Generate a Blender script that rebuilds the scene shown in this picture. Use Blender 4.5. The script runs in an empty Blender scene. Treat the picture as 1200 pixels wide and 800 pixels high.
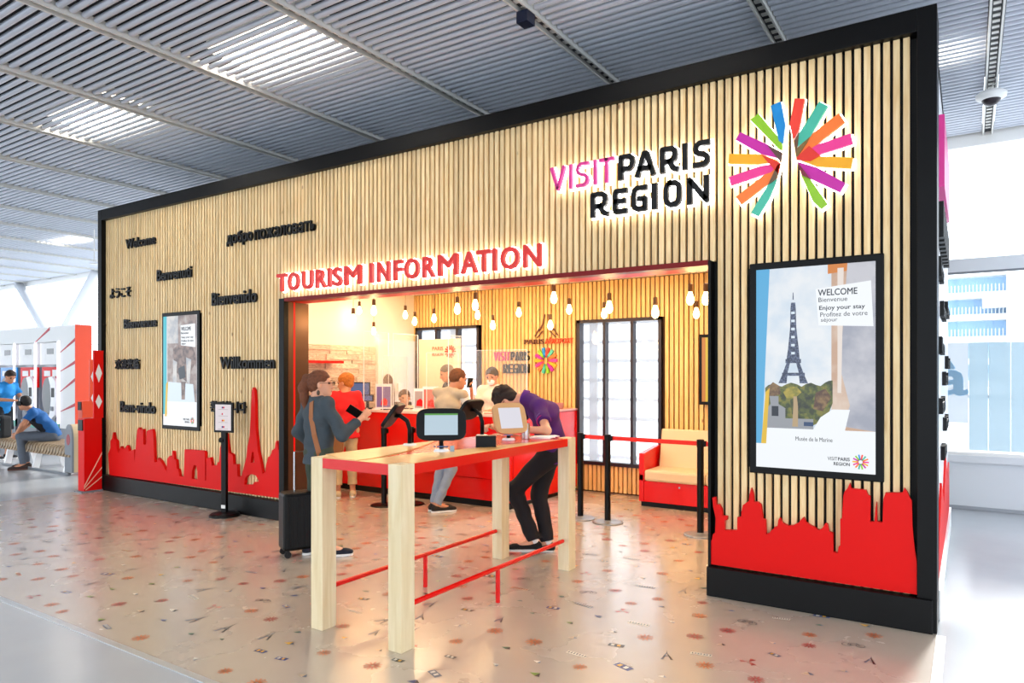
import bpy, bmesh, math, random
import numpy as np
from mathutils import Vector, Matrix
PI = math.pi
SC = bpy.context.scene
COL = SC.collection

# ---------------------------------------------------------------- camera
cam_d = bpy.data.cameras.new('camera'); cam = bpy.data.objects.new('camera', cam_d); COL.objects.link(cam)
cam.location = (0, 0, 1.65); cam.rotation_euler = (math.radians(90), 0, math.radians(33.1))
cam_d.sensor_width = 36; cam_d.lens = 821 / 1200 * 36; cam_d.shift_y = 38 / 1200; cam_d.clip_end = 400
SC.camera = cam
# ---------------------------------------------------------------- world and exposure
w = bpy.data.worlds.new('world'); SC.world = w; w.use_nodes = True
bg = w.node_tree.nodes['Background']; bg.inputs[0].default_value = (0.84, 0.92, 1.0, 1); bg.inputs[1].default_value = 3.2
SC.view_settings.view_transform = 'Standard'; SC.view_settings.look = 'None'
SC.view_settings.exposure = 0.0; SC.view_settings.gamma = 1; SC.view_settings.use_curve_mapping = False

sun_d = bpy.data.lights.new('sun', 'SUN'); sun_d.energy = 5; sun_d.angle = math.radians(8); sun_d.color = (1, .97, .92)
sun = bpy.data.objects.new('sun', sun_d); COL.objects.link(sun); sun.location = (5, 40, 20)
sun.rotation_euler = (math.radians(62), 0, math.radians(172))     # low daylight entering through the rear glazing

# ---------------------------------------------------------------- materials
def srgb(h):
    if isinstance(h, str):
        v = [int(h[i:i+2], 16) / 255 for i in (0, 2, 4)]
        return tuple((x / 12.92 if x <= .04045 else ((x + .055) / 1.055) ** 2.4) for x in v) + (1,)
    return tuple(h) + (1,)
def mat(name, col, rough=.5, metal=0, emit=0, ecol=None, trans=0, spec=.5, coat=0, var=0, vscale=8, bump=0, bscale=60):
    m = bpy.data.materials.new(name); m.use_nodes = True
    nt = m.node_tree; b = nt.nodes['Principled BSDF']
    b.inputs['Base Color'].default_value = srgb(col); b.inputs['Roughness'].default_value = rough
    b.inputs['Metallic'].default_value = metal; b.inputs['Specular IOR Level'].default_value = spec
    b.inputs['Transmission Weight'].default_value = trans; b.inputs['Coat Weight'].default_value = coat
    if emit:
        b.inputs['Emission Color'].default_value = srgb(ecol or col); b.inputs['Emission Strength'].default_value = emit
    tc = nt.nodes.new('ShaderNodeTexCoord')
    if var:
        n = nt.nodes.new('ShaderNodeTexNoise'); n.inputs['Scale'].default_value = vscale; n.inputs['Detail'].default_value = 4
        nt.links.new(tc.outputs['Object'], n.inputs['Vector'])
        h = nt.nodes.new('ShaderNodeHueSaturation'); h.inputs['Color'].default_value = srgb(col)
        mr = nt.nodes.new('ShaderNodeMapRange'); mr.inputs[1].default_value = .3; mr.inputs[2].default_value = .7
        mr.inputs[3].default_value = 1 - var; mr.inputs[4].default_value = 1 + var
        nt.links.new(n.outputs['Fac'], mr.inputs[0]); nt.links.new(mr.outputs[0], h.inputs['Value'])
        nt.links.new(h.outputs[0], b.inputs['Base Color'])
    if bump:
        n2 = nt.nodes.new('ShaderNodeTexNoise'); n2.inputs['Scale'].default_value = bscale; n2.inputs['Detail'].default_value = 3
        nt.links.new(tc.outputs['Object'], n2.inputs['Vector'])
        bu = nt.nodes.new('ShaderNodeBump'); bu.inputs['Strength'].default_value = bump; bu.inputs['Distance'].default_value = .01
        nt.links.new(n2.outputs['Fac'], bu.inputs['Height']); nt.links.new(bu.outputs[0], b.inputs['Normal'])
    return m
def wood(name, c1, c2, rough=.5, grain=(14, 14, 1.1), knots=True, rnd=.12):
    m = bpy.data.materials.new(name); m.use_nodes = True; nt = m.node_tree; N = nt.nodes; L = nt.links
    b = N['Principled BSDF']; b.inputs['Roughness'].default_value = rough
    tc = N.new('ShaderNodeTexCoord'); oi = N.new('ShaderNodeObjectInfo')
    off = N.new('ShaderNodeVectorMath'); off.operation = 'MULTIPLY_ADD'
    L.new(oi.outputs['Random'], off.inputs[0]); off.inputs[1].default_value = (37, 19, 53); L.new(tc.outputs['Object'], off.inputs[2])
    mp = N.new('ShaderNodeMapping'); mp.inputs['Scale'].default_value = grain; L.new(off.outputs[0], mp.inputs[0])
    no = N.new('ShaderNodeTexNoise'); no.inputs['Scale'].default_value = 3; no.inputs['Detail'].default_value = 6; no.inputs['Distortion'].default_value = .6
    L.new(mp.outputs[0], no.inputs['Vector'])
    mx = N.new('ShaderNodeMix'); mx.data_type = 'RGBA'; mx.inputs[6].default_value = srgb(c1); mx.inputs[7].default_value = srgb(c2)
    mr = N.new('ShaderNodeMapRange'); mr.inputs[1].default_value = .35; mr.inputs[2].default_value = .7
    L.new(no.outputs['Fac'], mr.inputs[0]); L.new(mr.outputs[0], mx.inputs[0])
    out = mx.outputs[2]
    if knots:
        vo = N.new('ShaderNodeTexVoronoi'); vo.inputs['Scale'].default_value = 1
        mk = N.new('ShaderNodeMapping'); mk.inputs['Scale'].default_value = (5, 5, 2.2); L.new(off.outputs[0], mk.inputs[0]); L.new(mk.outputs[0], vo.inputs['Vector'])
        kr = N.new('ShaderNodeMapRange'); kr.inputs[1].default_value = .03; kr.inputs[2].default_value = .07; kr.inputs[3].default_value = .75; kr.inputs[4].default_value = 0
        L.new(vo.outputs['Distance'], kr.inputs[0])
        m2 = N.new('ShaderNodeMix'); m2.data_type = 'RGBA'; L.new(kr.outputs[0], m2.inputs[0]); L.new(out, m2.inputs[6]); m2.inputs[7].default_value = srgb('7a4a20')
        out = m2.outputs[2]
    hs = N.new('ShaderNodeHueSaturation'); L.new(out, hs.inputs['Color'])
    vr = N.new('ShaderNodeMapRange'); vr.inputs[3].default_value = 1 - rnd; vr.inputs[4].default_value = 1 + rnd
    L.new(oi.outputs['Random'], vr.inputs[0]); L.new(vr.outputs[0], hs.inputs['Value'])
    L.new(hs.outputs[0], b.inputs['Base Color'])
    return m
def emis_noise(name, c1, c2, scale, e=.8, lo=.4, hi=.6, c3=None):
    m = bpy.data.materials.new(name); m.use_nodes = True; nt = m.node_tree; N = nt.nodes; L = nt.links; b = N['Principled BSDF']
    b.inputs['Base Color'].default_value = (.01, .01, .01, 1); b.inputs['Roughness'].default_value = .3; b.inputs['Emission Strength'].default_value = e
    tc = N.new('ShaderNodeTexCoord'); n = N.new('ShaderNodeTexNoise'); n.inputs['Scale'].default_value = scale; n.inputs['Detail'].default_value = 6; L.new(tc.outputs['Object'], n.inputs['Vector'])
    r = N.new('ShaderNodeValToRGB'); r.color_ramp.elements[0].position = lo; r.color_ramp.elements[0].color = srgb(c1); r.color_ramp.elements[1].position = hi; r.color_ramp.elements[1].color = srgb(c2)
    if c3: x = r.color_ramp.elements.new((lo + hi) / 2); x.color = srgb(c3)
    L.new(n.outputs['Fac'], r.inputs[0]); L.new(r.outputs[0], b.inputs['Emission Color']); return m
def glass_mat(name, tint=(1, 1, 1), refl=.12, body=0.0, bodycol=(.9, .95, 1)):
    m = bpy.data.materials.new(name); m.use_nodes = True; nt = m.node_tree; N = nt.nodes; L = nt.links
    N.remove(N['Principled BSDF']); out = N['Material Output']
    t = N.new('ShaderNodeBsdfTransparent'); t.inputs[0].default_value = tuple(tint) + (1,)
    g = N.new('ShaderNodeBsdfGlossy'); g.inputs['Roughness'].default_value = .02
    f = N.new('ShaderNodeFresnel'); f.inputs[0].default_value = 1.45
    mx = N.new('ShaderNodeMixShader'); ge = N.new('ShaderNodeNewGeometry'); iv = N.new('ShaderNodeMath'); iv.operation = 'SUBTRACT'; iv.inputs[0].default_value = 1; L.new(ge.outputs['Backfacing'], iv.inputs[1])
    mu = N.new('ShaderNodeMath'); mu.operation = 'MULTIPLY'; L.new(iv.outputs[0], mu.inputs[0]); L.new(f.outputs[0], mu.inputs[1]); L.new(mu.outputs[0], mx.inputs[0]); L.new(t.outputs[0], mx.inputs[1]); L.new(g.outputs[0], mx.inputs[2])
    last = mx.outputs[0]
    if body:
        d = N.new('ShaderNodeBsdfDiffuse'); d.inputs[0].default_value = tuple(bodycol) + (1,)
        tl = N.new('ShaderNodeBsdfTranslucent'); tl.inputs[0].default_value = tuple(bodycol) + (1,)
        a = N.new('ShaderNodeMixShader'); a.inputs[0].default_value = .5; L.new(d.outputs[0], a.inputs[1]); L.new(tl.outputs[0], a.inputs[2])
        m3 = N.new('ShaderNodeMixShader'); m3.inputs[0].default_value = body; L.new(last, m3.inputs[1]); L.new(a.outputs[0], m3.inputs[2]); last = m3.outputs[0]
    L.new(last, out.inputs[0]); return m

M = {}
M['slat'] = wood('pine_slat', 'f3d7a4', 'dfb980', .55)
M['slat_warm'] = wood('pine_slat_warm', 'f7cf8a', 'e6b465', .5)
M['leg_wood'] = wood('pale_oak', 'ead9b4', 'dcc699', .5, grain=(9, 9, .7), knots=False, rnd=.03)
M['veneer_and_reflection'] = wood('oak_veneer_and_reflection', 'e6b878', 'd59d58', .28, grain=(2, 14, 14), knots=False, rnd=0)
M['bench_wood'] = wood('bench_wood', 'b09a7c', '94785a', .5, knots=False)
M['black'] = mat('black_satin', '060607', .4, spec=.2)
M['black_matte'] = mat('black_matte', '0a0a0b', .7)
M['frame'] = mat('black_lacquered_frame', '060607', .42, spec=.18)
M['bronze'] = mat('bronze_metal', '5a4030', .3, metal=.7)
M['darkwin'] = mat('dark_window_frame', '2a2228', .35, metal=.4)
M['red'] = mat('red_lacquer', 'e00804', .25, spec=.4)
M['red_matte'] = mat('red_panel', 'e00402', .45, spec=.22)
M['red_table'] = mat('red_laminate', 'dc1008', .22, spec=.5)
M['red_belt'] = mat('red_belt', 'e8241c', .6)
M['orange'] = mat('orange_panel', 'f04a20', .4)
M['white'] = mat('white_paint', 'f2f2f0', .5)
M['offwhite'] = mat('cream_wall', 'f6ead8', .6)
M['white_gloss'] = mat('white_gloss', 'f4f4f6', .25)
M['grey'] = mat('grey_metal', '9a9ea4', .4, metal=.5)
M['lightgrey'] = mat('light_grey', 'dfe3e8', .45)
M['midgrey'] = mat('mid_grey', '80858c', .5)
M['chrome'] = mat('brushed_steel', 'b8b8b8', .25, metal=1)
M['tube'] = mat('ceiling_tube', 'c6ccd8', .42, metal=.15)
M['rail'] = mat('galvanised_rail', 'd4d4d0', .45, metal=.1)
M['raildark'] = mat('rail_channel', '22242a', .6)
M['plenum'] = mat('plenum_dark', '0c1020', .9)
M['lamp'] = mat('ceiling_lamp', 'fff2d8', .5, emit=6, ecol='fff0d8')
M['led'] = mat('white_led', 'ffffff', .5, emit=4.5)
M['led_soft'] = mat('led_tube', 'ffffff', .5, emit=3, ecol='f4ecff')
M['led_warm'] = mat('warm_led', 'ffd8a0', .5, emit=4, ecol='ffdca8')
M['bulb'] = mat('bulb_glass_lit', 'ffe0a0', .3, emit=30, ecol='ffcf80')
M['socket'] = mat('brown_socket', '5c3c20', .4, metal=.4)
M['pane'] = glass_mat('window_glass')
M['plexi'] = glass_mat('acrylic', body=.055, bodycol=(1, 1, 1))
M['frost'] = glass_mat('frosted_glass', body=.85, bodycol=(.44, .54, .60))
M['frost_white'] = glass_mat('frosted_white_film', body=.9, bodycol=(.60, .64, .68))
M['film_blue'] = glass_mat('blue_film_letter', body=.95, bodycol=(.6, .85, 1))
M['stone'] = wood('pale_stone', 'e6d4c4', 'b89c88', .85, grain=(5, 1.5, 1.5), knots=False, rnd=.16)
M['cream_leather'] = mat('cream_leather', 'e8cfa8', .45)
M['skin'] = mat('skin', 'c98a68', .5)
M['skin_light'] = mat('skin_light', 'dba182', .5)
M['pink'] = mat('magenta_letter', 'd8358c', .4)
M['letter'] = mat('black_letter', '0a0a0b', .5, spec=.3)
M['letter_red'] = mat('red_letter', 'd02018', .4, emit=.12, ecol='e02820')
M['paper'] = mat('paper', 'f4f2ee', .7)
for k, c in dict(blue='0a84c8', green='8cbf26', purple='c0209a', amber='f0a81c', rpink='e8388c', rorange='f47830', teal='46b49a', rred='ee4030').items():
    M['ray_' + k] = mat('ray_' + k, c, .35, emit=.12, ecol=c)

# floors
def vinyl_floor():
    m = mat('beige_vinyl', 'bdb0a0', .24, var=.05, vscale=1.3, spec=1.0, coat=.55)
    nt = m.node_tree; b = nt.nodes['Principled BSDF']
    b.inputs['Coat Roughness'].default_value = .2
    n = nt.nodes.new('ShaderNodeTexNoise'); n.inputs['Scale'].default_value = 2.2; n.inputs['Detail'].default_value = 5
    tc = nt.nodes.new('ShaderNodeTexCoord'); nt.links.new(tc.outputs['Object'], n.inputs['Vector'])
    mr = nt.nodes.new('ShaderNodeMapRange'); mr.inputs[3].default_value = .2; mr.inputs[4].default_value = .33
    nt.links.new(n.outputs['Fac'], mr.inputs[0]); nt.links.new(mr.outputs[0], b.inputs['Roughness'])
    return m
M['vinyl'] = vinyl_floor()
M['concourse'] = mat('polished_concourse', 'b4b8bc', .2, var=.04, vscale=1.6)
M['trimmetal'] = mat('aluminium_trim', 'd2d4d6', .3, metal=.6)

# ---------------------------------------------------------------- geometry helpers
class MB:
    def __init__(s): s.v = []; s.f = []; s.mi = []; s.cur = 0
    def add(s, vs, fs, mi=None):
        o = len(s.v); s.v += [tuple(v) for v in vs]; s.f += [tuple(i + o for i in f) for f in fs]; s.mi += [s.cur if mi is None else mi] * len(fs); return s
    def box(s, x0, x1, y0, y1, z0, z1, mi=None):
        vs = [(x, y, z) for z in (z0, z1) for y in (y0, y1) for x in (x0, x1)]
        return s.add(vs, [(0, 2, 3, 1), (4, 5, 7, 6), (0, 1, 5, 4), (2, 6, 7, 3), (0, 4, 6, 2), (1, 3, 7, 5)], mi)
    def tube(s, pts, r, n=10, mi=None, cap=True):
        pts = [Vector(p) for p in pts]; rr = r if isinstance(r, (list, tuple)) else [r] * len(pts)
        vs = []; up = None
        for i, p in enumerate(pts):
            d = (pts[min(i + 1, len(pts) - 1)] - pts[max(i - 1, 0)]).normalized()
            if up is None: up = Vector((0, 0, 1)) if abs(d.z) < .9 else Vector((1, 0, 0))
            a = d.cross(up).normalized(); b = a.cross(d).normalized(); up = b
            for k in range(n):
                t = 2 * PI * k / n; vs.append(p + (a * math.cos(t) + b * math.sin(t)) * rr[i])
        fs = []
        for i in range(len(pts) - 1):
            for k in range(n): fs.append((i * n + k, i * n + (k + 1) % n, (i + 1) * n + (k + 1) % n, (i + 1) * n + k))
        if cap: fs.append(tuple(range(n - 1, -1, -1))); fs.append(tuple((len(pts) - 1) * n + k for k in range(n)))
        return s.add(vs, fs, mi)
    def lathe(s, prof, c=(0, 0, 0), n=24, mi=None):
        vs = [(c[0] + r * math.cos(2 * PI * k / n), c[1] + r * math.sin(2 * PI * k / n), c[2] + z) for r, z in prof for k in range(n)]
        fs = [(i * n + k, i * n + (k + 1) % n, (i + 1) * n + (k + 1) % n, (i + 1) * n + k) for i in range(len(prof) - 1) for k in range(n)]
        fs.append(tuple(range(n - 1, -1, -1))); fs.append(tuple((len(prof) - 1) * n + k for k in range(n)))
        return s.add(vs, fs, mi)
    def prism_y(s, pts, y0, y1, mi=None):          # polygon in x,z extruded along y
        n = len(pts); vs = [(x, y0, z) for x, z in pts] + [(x, y1, z) for x, z in pts]
        ar = sum(pts[i][0] * pts[(i + 1) % n][1] - pts[(i + 1) % n][0] * pts[i][1] for i in range(n))
        q = list(range(n)); fs = [tuple(q), tuple(n + i for i in reversed(q))] + [(i, n + i, n + (i + 1) % n, (i + 1) % n) for i in range(n)]
        if ar < 0: fs = [tuple(reversed(f)) for f in fs]
        return s.add(vs, fs, mi)
    def prism_z(s, pts, z0, z1, mi=None):
        n = len(pts); vs = [(x, y, z0) for x, y in pts] + [(x, y, z1) for x, y in pts]
        ar = sum(pts[i][0] * pts[(i + 1) % n][1] - pts[(i + 1) % n][0] * pts[i][1] for i in range(n))
        q = list(range(n)); fs = [tuple(reversed(q)), tuple(n + i for i in q)] + [(i, (i + 1) % n, n + (i + 1) % n, n + i) for i in range(n)]
        if ar < 0: fs = [tuple(reversed(f)) for f in fs]
        return s.add(vs, fs, mi)
    def prism_x(s, pts, x0, x1, mi=None):          # polygon in y,z extruded along x
        n = len(pts); vs = [(x0, y, z) for y, z in pts] + [(x1, y, z) for y, z in pts]
        ar = sum(pts[i][0] * pts[(i + 1) % n][1] - pts[(i + 1) % n][0] * pts[i][1] for i in range(n))
        q = list(range(n)); fs = [tuple(reversed(q)), tuple(n + i for i in q)] + [(i, (i + 1) % n, n + (i + 1) % n, n + i) for i in range(n)]
        if ar < 0: fs = [tuple(reversed(f)) for f in fs]
        return s.add(vs, fs, mi)
    def ell(s, c, r, n=16, m=10, mi=None):
        vs = []; fs = []
        for j in range(m + 1):
            ph = -PI / 2 + PI * j / m
            for k in range(n): t = 2 * PI * k / n; vs.append((c[0] + r[0] * math.cos(ph) * math.cos(t), c[1] + r[1] * math.cos(ph) * math.sin(t), c[2] + r[2] * math.sin(ph)))
        for j in range(m):
            for k in range(n): fs.append((j * n + k, j * n + (k + 1) % n, (j + 1) * n + (k + 1) % n, (j + 1) * n + k))
        return s.add(vs, fs, mi)
    def xf(s, mtx):
        s.v = [tuple(mtx @ Vector(v)) for v in s.v]; return s
    def mesh(s, name, mats, smooth=False):
        me = bpy.data.meshes.new(name); me.from_pydata(s.v, [], s.f)
        for m in (mats if isinstance(mats, (list, tuple)) else [mats]): me.materials.append(m)
        if any(s.mi): me.polygons.foreach_set('material_index', s.mi)
        if smooth: me.polygons.foreach_set('use_smooth', [True] * len(me.polygons))
        me.update(); return me
def obj(name, mb, m, parent=None, smooth=False, bevel=0, loc=None, label=None):
    me = mb.mesh(name, m, smooth) if isinstance(mb, MB) else mb
    o = bpy.data.objects.new(name, me); COL.objects.link(o); o.parent = parent
    if loc: o.location = loc
    if bevel:
        bv = o.modifiers.new('bevel', 'BEVEL'); bv.width = bevel; bv.segments = 2; bv.limit_method = 'ANGLE'; bv.harden_normals = False
    if label: o['label'] = label
    return o
def tag(o, label, cat, group=None):
    o['label'] = label; o['category'] = cat
    if group: o['group'] = group
    return o
def struct(o): o['kind'] = 'structure'; return o
def thing(name, label, cat, loc=(0, 0, 0), rz=0, group=None):
    o = bpy.data.objects.new(name, None); COL.objects.link(o); o.location = loc; o.rotation_euler = (0, 0, rz); o.empty_display_size = .1
    return tag(o, label, cat, group)
def copy_tree(o, parent=None):
    c = o.copy(); COL.objects.link(c); c.parent = parent
    for ch in list(o.children):
        copy_tree(ch, c)
    return c
def arc_smooth(o, ang=40):
    me = o.data
    me.polygons.foreach_set('use_smooth', [True] * len(me.polygons)); me.set_sharp_from_angle(angle=math.radians(ang)); return o
# filled outline with holes (x,z polygons) -> mesh extruded along y
def outline_mesh(name, polys, y0, y1, m):
    cu = bpy.data.curves.new(name, 'CURVE'); cu.dimensions = '2D'; cu.fill_mode = 'BOTH'; cu.extrude = abs(y1 - y0) / 2
    for pts in polys:
        sp = cu.splines.new('POLY'); sp.points.add(len(pts) - 1); sp.use_cyclic_u = True
        for i, (x, z) in enumerate(pts): sp.points[i].co = (x, z, 0, 1)
    t = bpy.data.objects.new('t', cu); COL.objects.link(t)
    dg = bpy.context.evaluated_depsgraph_get(); me = bpy.data.meshes.new_from_object(t.evaluated_get(dg)); bpy.data.objects.remove(t)
    for v in me.vertices: x, z, q = v.co; v.co = (x, (y0 + y1) / 2 - q, z)
    me.materials.clear(); me.materials.append(m); return me
# text meshes fitted to a box; plane 'y' faces -Y
def text_mesh(s, x0, x1, z0, z1, y0, y1, m, offset=0, pad=0):
    """offset thickens the strokes (fraction of the text height) by overlaying shifted copies"""
    cu = bpy.data.curves.new('t', 'FONT'); cu.body = s; cu.size = 1; cu.resolution_u = 3; cu.fill_mode = 'BOTH'; cu.extrude = .5
    t = bpy.data.objects.new('t', cu); COL.objects.link(t)
    dg = bpy.context.evaluated_depsgraph_get(); me = bpy.data.meshes.new_from_object(t.evaluated_get(dg)); bpy.data.objects.remove(t)
    co = np.zeros(len(me.vertices) * 3); me.vertices.foreach_get('co', co); co = co.reshape(-1, 3)
    if len(co) == 0: return me
    fs = [tuple(p.vertices) for p in me.polygons]; bpy.data.meshes.remove(me)
    d = offset * (z1 - z0) + pad; dx0 = offset * (z1 - z0)
    mn, mx = co.min(0), co.max(0); sx = (x1 - x0 - 2 * dx0) / (mx[0] - mn[0]); sz = (z1 - z0 - 2 * dx0) / (mx[1] - mn[1])
    base = np.stack([x0 + dx0 + (co[:, 0] - mn[0]) * sx, np.where(co[:, 2] > 0, y0, y1), z0 + dx0 + (co[:, 1] - mn[1]) * sz], 1)
    V, Fs = [], []; n = len(base); K = 8 if d > 0 else 0
    sh = [(0, 0)] + [(d * math.cos(2 * PI * k / 8), d * math.sin(2 * PI * k / 8)) for k in range(K)]
    for i, (a, b) in enumerate(sh):
        e = .00008 * i; q = base + np.array((a, 0, b)); q[:, 1] += np.where(co[:, 2] > 0, e, -e); V.append(q); Fs += [tuple(v + i * n for v in f) for f in fs]
    me = bpy.data.meshes.new('text'); me.from_pydata(np.concatenate(V).tolist(), [], Fs); me.materials.append(m); me.update(); return me
def place(me, name, parent=None, label=None):
    return obj(name, me, None, parent, label=label)

# ================================================================ SETTING
H = 4.55
fl = struct(obj('floor', MB().box(-60, 30, -14, 10.3, -.1, -.002), M['concourse']))
vin = struct(obj('floor', MB().box(-10.5, -.17, 2.28, 8.88, -.002, 0), M['vinyl']))
struct(obj('trim_1', MB().box(-10.5, -.13, 2.235, 2.28, -.002, .004), M['trimmetal']))
struct(obj('trim_2', MB().box(-.17, -.12, 2.28, 5.16, -.002, .004), M['trimmetal']))
# printed icons of the vinyl floor: flat print, one part of the floor
rnd = random.Random(4)
cols = ['c06c40', '7c9440', 'e9e2d2', '34447c', 'a84840', '2b2b2e', 'e8b23c', 'c8b090', '5f6a78', 'b87468', '3c6a50', 'f2ead8']
fm = [mat('floor_print_%d' % i, c, .3) for i, c in enumerate(cols)]
fp = MB()
def quad2(x, y, a, pts, mi):
    ca, sa = math.cos(a), math.sin(a); vs = [(x + px * ca - py * sa, y + px * sa + py * ca, .0006 + .0002 * (mi % 3)) for px, py in pts]
    ar = sum(pts[i][0] * pts[(i + 1) % len(pts)][1] - pts[(i + 1) % len(pts)][0] * pts[i][1] for i in range(len(pts)))
    fp.add(vs if ar > 0 else vs[::-1], [tuple(range(len(vs)))], mi)
def icon(x, y, kind, a, s):
    if kind == 0:                                              # orange rosette
        mi = rnd.choice([0, 0, 4])
        for k in range(11):
            t = 2 * PI * (k + .5) / 11; c, d = math.cos(t), math.sin(t); w_ = .10
            quad2(x, y, a, [(s * (.16 * c - w_ * d), s * (.16 * d + w_ * c)), (s * (.16 * c + w_ * d), s * (.16 * d - w_ * c)), (s * (c + w_ * d), s * (d - w_ * c)), (s * (c - w_ * d), s * (d + w_ * c))], mi)
    elif kind == 1:                                            # little folded triangles
        q = rnd.choice([1, 2, 6, 3, 10, 7]); quad2(x, y, a, [(-.6 * s, 0), (.1 * s, .45 * s), (.1 * s, -.2 * s)], q)
        quad2(x, y, a, [(.12 * s, .45 * s), (.5 * s, -.1 * s), (.12 * s, -.2 * s)], 5 if rnd.random() < .5 else 8)
    elif kind == 2:                                            # building strip with window slots
        q = rnd.choice([7, 8, 11]); quad2(x, y, a, [(-1.1 * s, -.3 * s), (1.1 * s, -.3 * s), (1.1 * s, .3 * s), (-1.1 * s, .3 * s)], q)
        for k in range(7):
            u = (-.95 + k * .3) * s; fpv = [(u, -.15 * s), (u + .13 * s, -.15 * s), (u + .13 * s, .2 * s), (u, .2 * s)]
            ca, sa = math.cos(a), math.sin(a); fp.add([(x + p * ca - r * sa, y + p * sa + r * ca, .0016) for p, r in fpv], [(0, 1, 2, 3)], 5 if q == 11 else 4 if q == 7 else 11)
    elif kind == 3:                                            # lattice tower
        quad2(x, y, a, [(-.5 * s, -.9 * s), (-.28 * s, -.9 * s), (0, .4 * s), (0, 1.1 * s), (-.06 * s, .4 * s)], 8)
        quad2(x, y, a, [(.28 * s, -.9 * s), (.5 * s, -.9 * s), (.06 * s, .4 * s), (0, 1.1 * s), (0, .4 * s)], 5)
        quad2(x, y, a, [(-.3 * s, -.25 * s), (.3 * s, -.25 * s), (.25 * s, -.1 * s), (-.25 * s, -.1 * s)], 8)
    elif kind == 4:                                            # bicycle
        for cx in (-.55, .55):
            for k in range(12):
                t0, t1 = 2 * PI * k / 12, 2 * PI * (k + 1) / 12
                quad2(x, y, a, [(s * (cx + .4 * math.cos(t0)), s * .4 * math.sin(t0)), (s * (cx + .4 * math.cos(t1)), s * .4 * math.sin(t1)), (s * (cx + .32 * math.cos(t1)), s * .32 * math.sin(t1)), (s * (cx + .32 * math.cos(t0)), s * .32 * math.sin(t0))], 5)
        for p in ([(-.55, 0), (-.1, .5), (-.02, .45), (-.47, 0)], [(.55, 0), (.3, .6), (.22, .55), (.47, 0)], [(-.1, .5), (.3, .5), (.3, .42), (-.1, .42)], [(-.5, -.04), (.1, -.04), (.1, .04), (-.5, .04)]):
            quad2(x, y, a, [(u * s, v * s) for u, v in p], 5)
    elif kind == 5:                                            # small dark photo cutout
        quad2(x, y, a, [(-.7 * s, -.3 * s), (.7 * s, -.35 * s), (.75 * s, .3 * s), (-.65 * s, .35 * s)], rnd.choice([3, 5, 8]))
        ca, sa = math.cos(a), math.sin(a)
        for u in (-.45, .1): fp.add([(x + p * s * ca - r * s * sa, y + p * s * sa + r * s * ca, .0016) for p, r in ((u, -.2), (u + .3, -.2), (u + .3, .2), (u, .2))], [(0, 1, 2, 3)], rnd.choice([2, 6, 11]))
    else:                                                      # red clover of triangles
        for k in range(3):
            t = 2 * PI * k / 3; quad2(x, y, a + t, [(0, 0), (.7 * s, .35 * s), (.8 * s, -.2 * s)], rnd.choice([4, 9]))
yy = 2.42; row = 0
while yy < 8.8:
    xx = -10.35 + (row % 2) * .15
    while xx < -.3:
        x, y = xx + rnd.uniform(-.07, .07), yy + rnd.uniform(-.05, .05)
        k = rnd.random()
        if k < .30: icon(x, y, 0, 0, rnd.uniform(.042, .055))
        elif k < .66: icon(x, y, 1, rnd.uniform(-.5, .5), rnd.uniform(.04, .075))
        elif k < .74: icon(x, y, 2, rnd.uniform(-.3, .3), rnd.uniform(.05, .07))
        elif k < .80: icon(x, y, 3, rnd.uniform(-.5, .5), rnd.uniform(.06, .085))
        elif k < .84: icon(x, y, 4, rnd.uniform(-.3, .3), .07)
        elif k < .92: icon(x, y, 5, rnd.uniform(-.4, .4), rnd.uniform(.05, .08))
        elif k < .96: icon(x, y, 6, rnd.uniform(0, 2), .065)
        xx += .30
    yy += .21; row += 1
pr = obj('floor_print', fp, fm, vin, label='small coloured pictograms printed on the beige vinyl'); pr['kind'] = 'stuff'

# ---------------------------------------------------------------- hall ceiling
ceil = struct(obj('ceiling', MB().box(-31, 6.2, -5, 10.25, 5.25, 5.35), M['plenum']))
tx = [.19 + 1.5756 * i for i in range(3, -20, -1)]
PITCH = .095; RW = .0295
prof = [(RW * math.cos(t), RW * .8 * math.sin(t)) for t in [PI * k / 6 + PI for k in range(7)]] + [(RW * .9, .01), (-RW * .9, .01)]
def tube_mb(L_):
    return MB().prism_x([(y, z) for y, z in prof], 0, L_)
LT = 1.5756 - .12
tube_me = tube_mb(LT).mesh('slat', M['tube'])
tube_me.polygons.foreach_set('use_smooth', [len(p.vertices) == 4 for p in tube_me.polygons]); tube_me.set_sharp_from_angle(angle=math.radians(50))
lamps = [(-.60, 7.45), (-2.17, 4.2), (-5.32, 4.2), (-8.47, 4.2), (-11.6, 7.5), (-5.32, .8), (-16.35, 7.5), (-11.6, 1), (2.5, 4.2), (-2.17, 7.4), (-8.47, .8), (-2.17, .8), (-16.35, 4.2), (-21, 7.5)]
LAMPL = ['fluorescent light above the tubes right of the pavilion, near the dome camera', 'fluorescent light above the tubes over the logo sign', 'largest bright fluorescent light, above the middle of the slatted wall', 'second bright fluorescent light, left of the largest one',
    'fluorescent light hidden above the left part of the pavilion roof', 'fluorescent light in the middle of the row nearest the camera', 'small far fluorescent light above the photo machines', 'fluorescent light at the left end of the row nearest the camera', 'fluorescent light beyond the right edge of the picture',
    'fluorescent light above the right part of the pavilion roof', 'second fluorescent light from the left in the row nearest the camera', 'fluorescent light at the right end of the row nearest the camera', 'fluorescent light beyond the left edge of the picture', 'farthest fluorescent light at the far left of the hall']
rows = []
y = -4.9; n = 0
while y < 10.15: rows.append(y); y += PITCH
cand = []
F, A = 821, math.radians(33.1)
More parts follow.
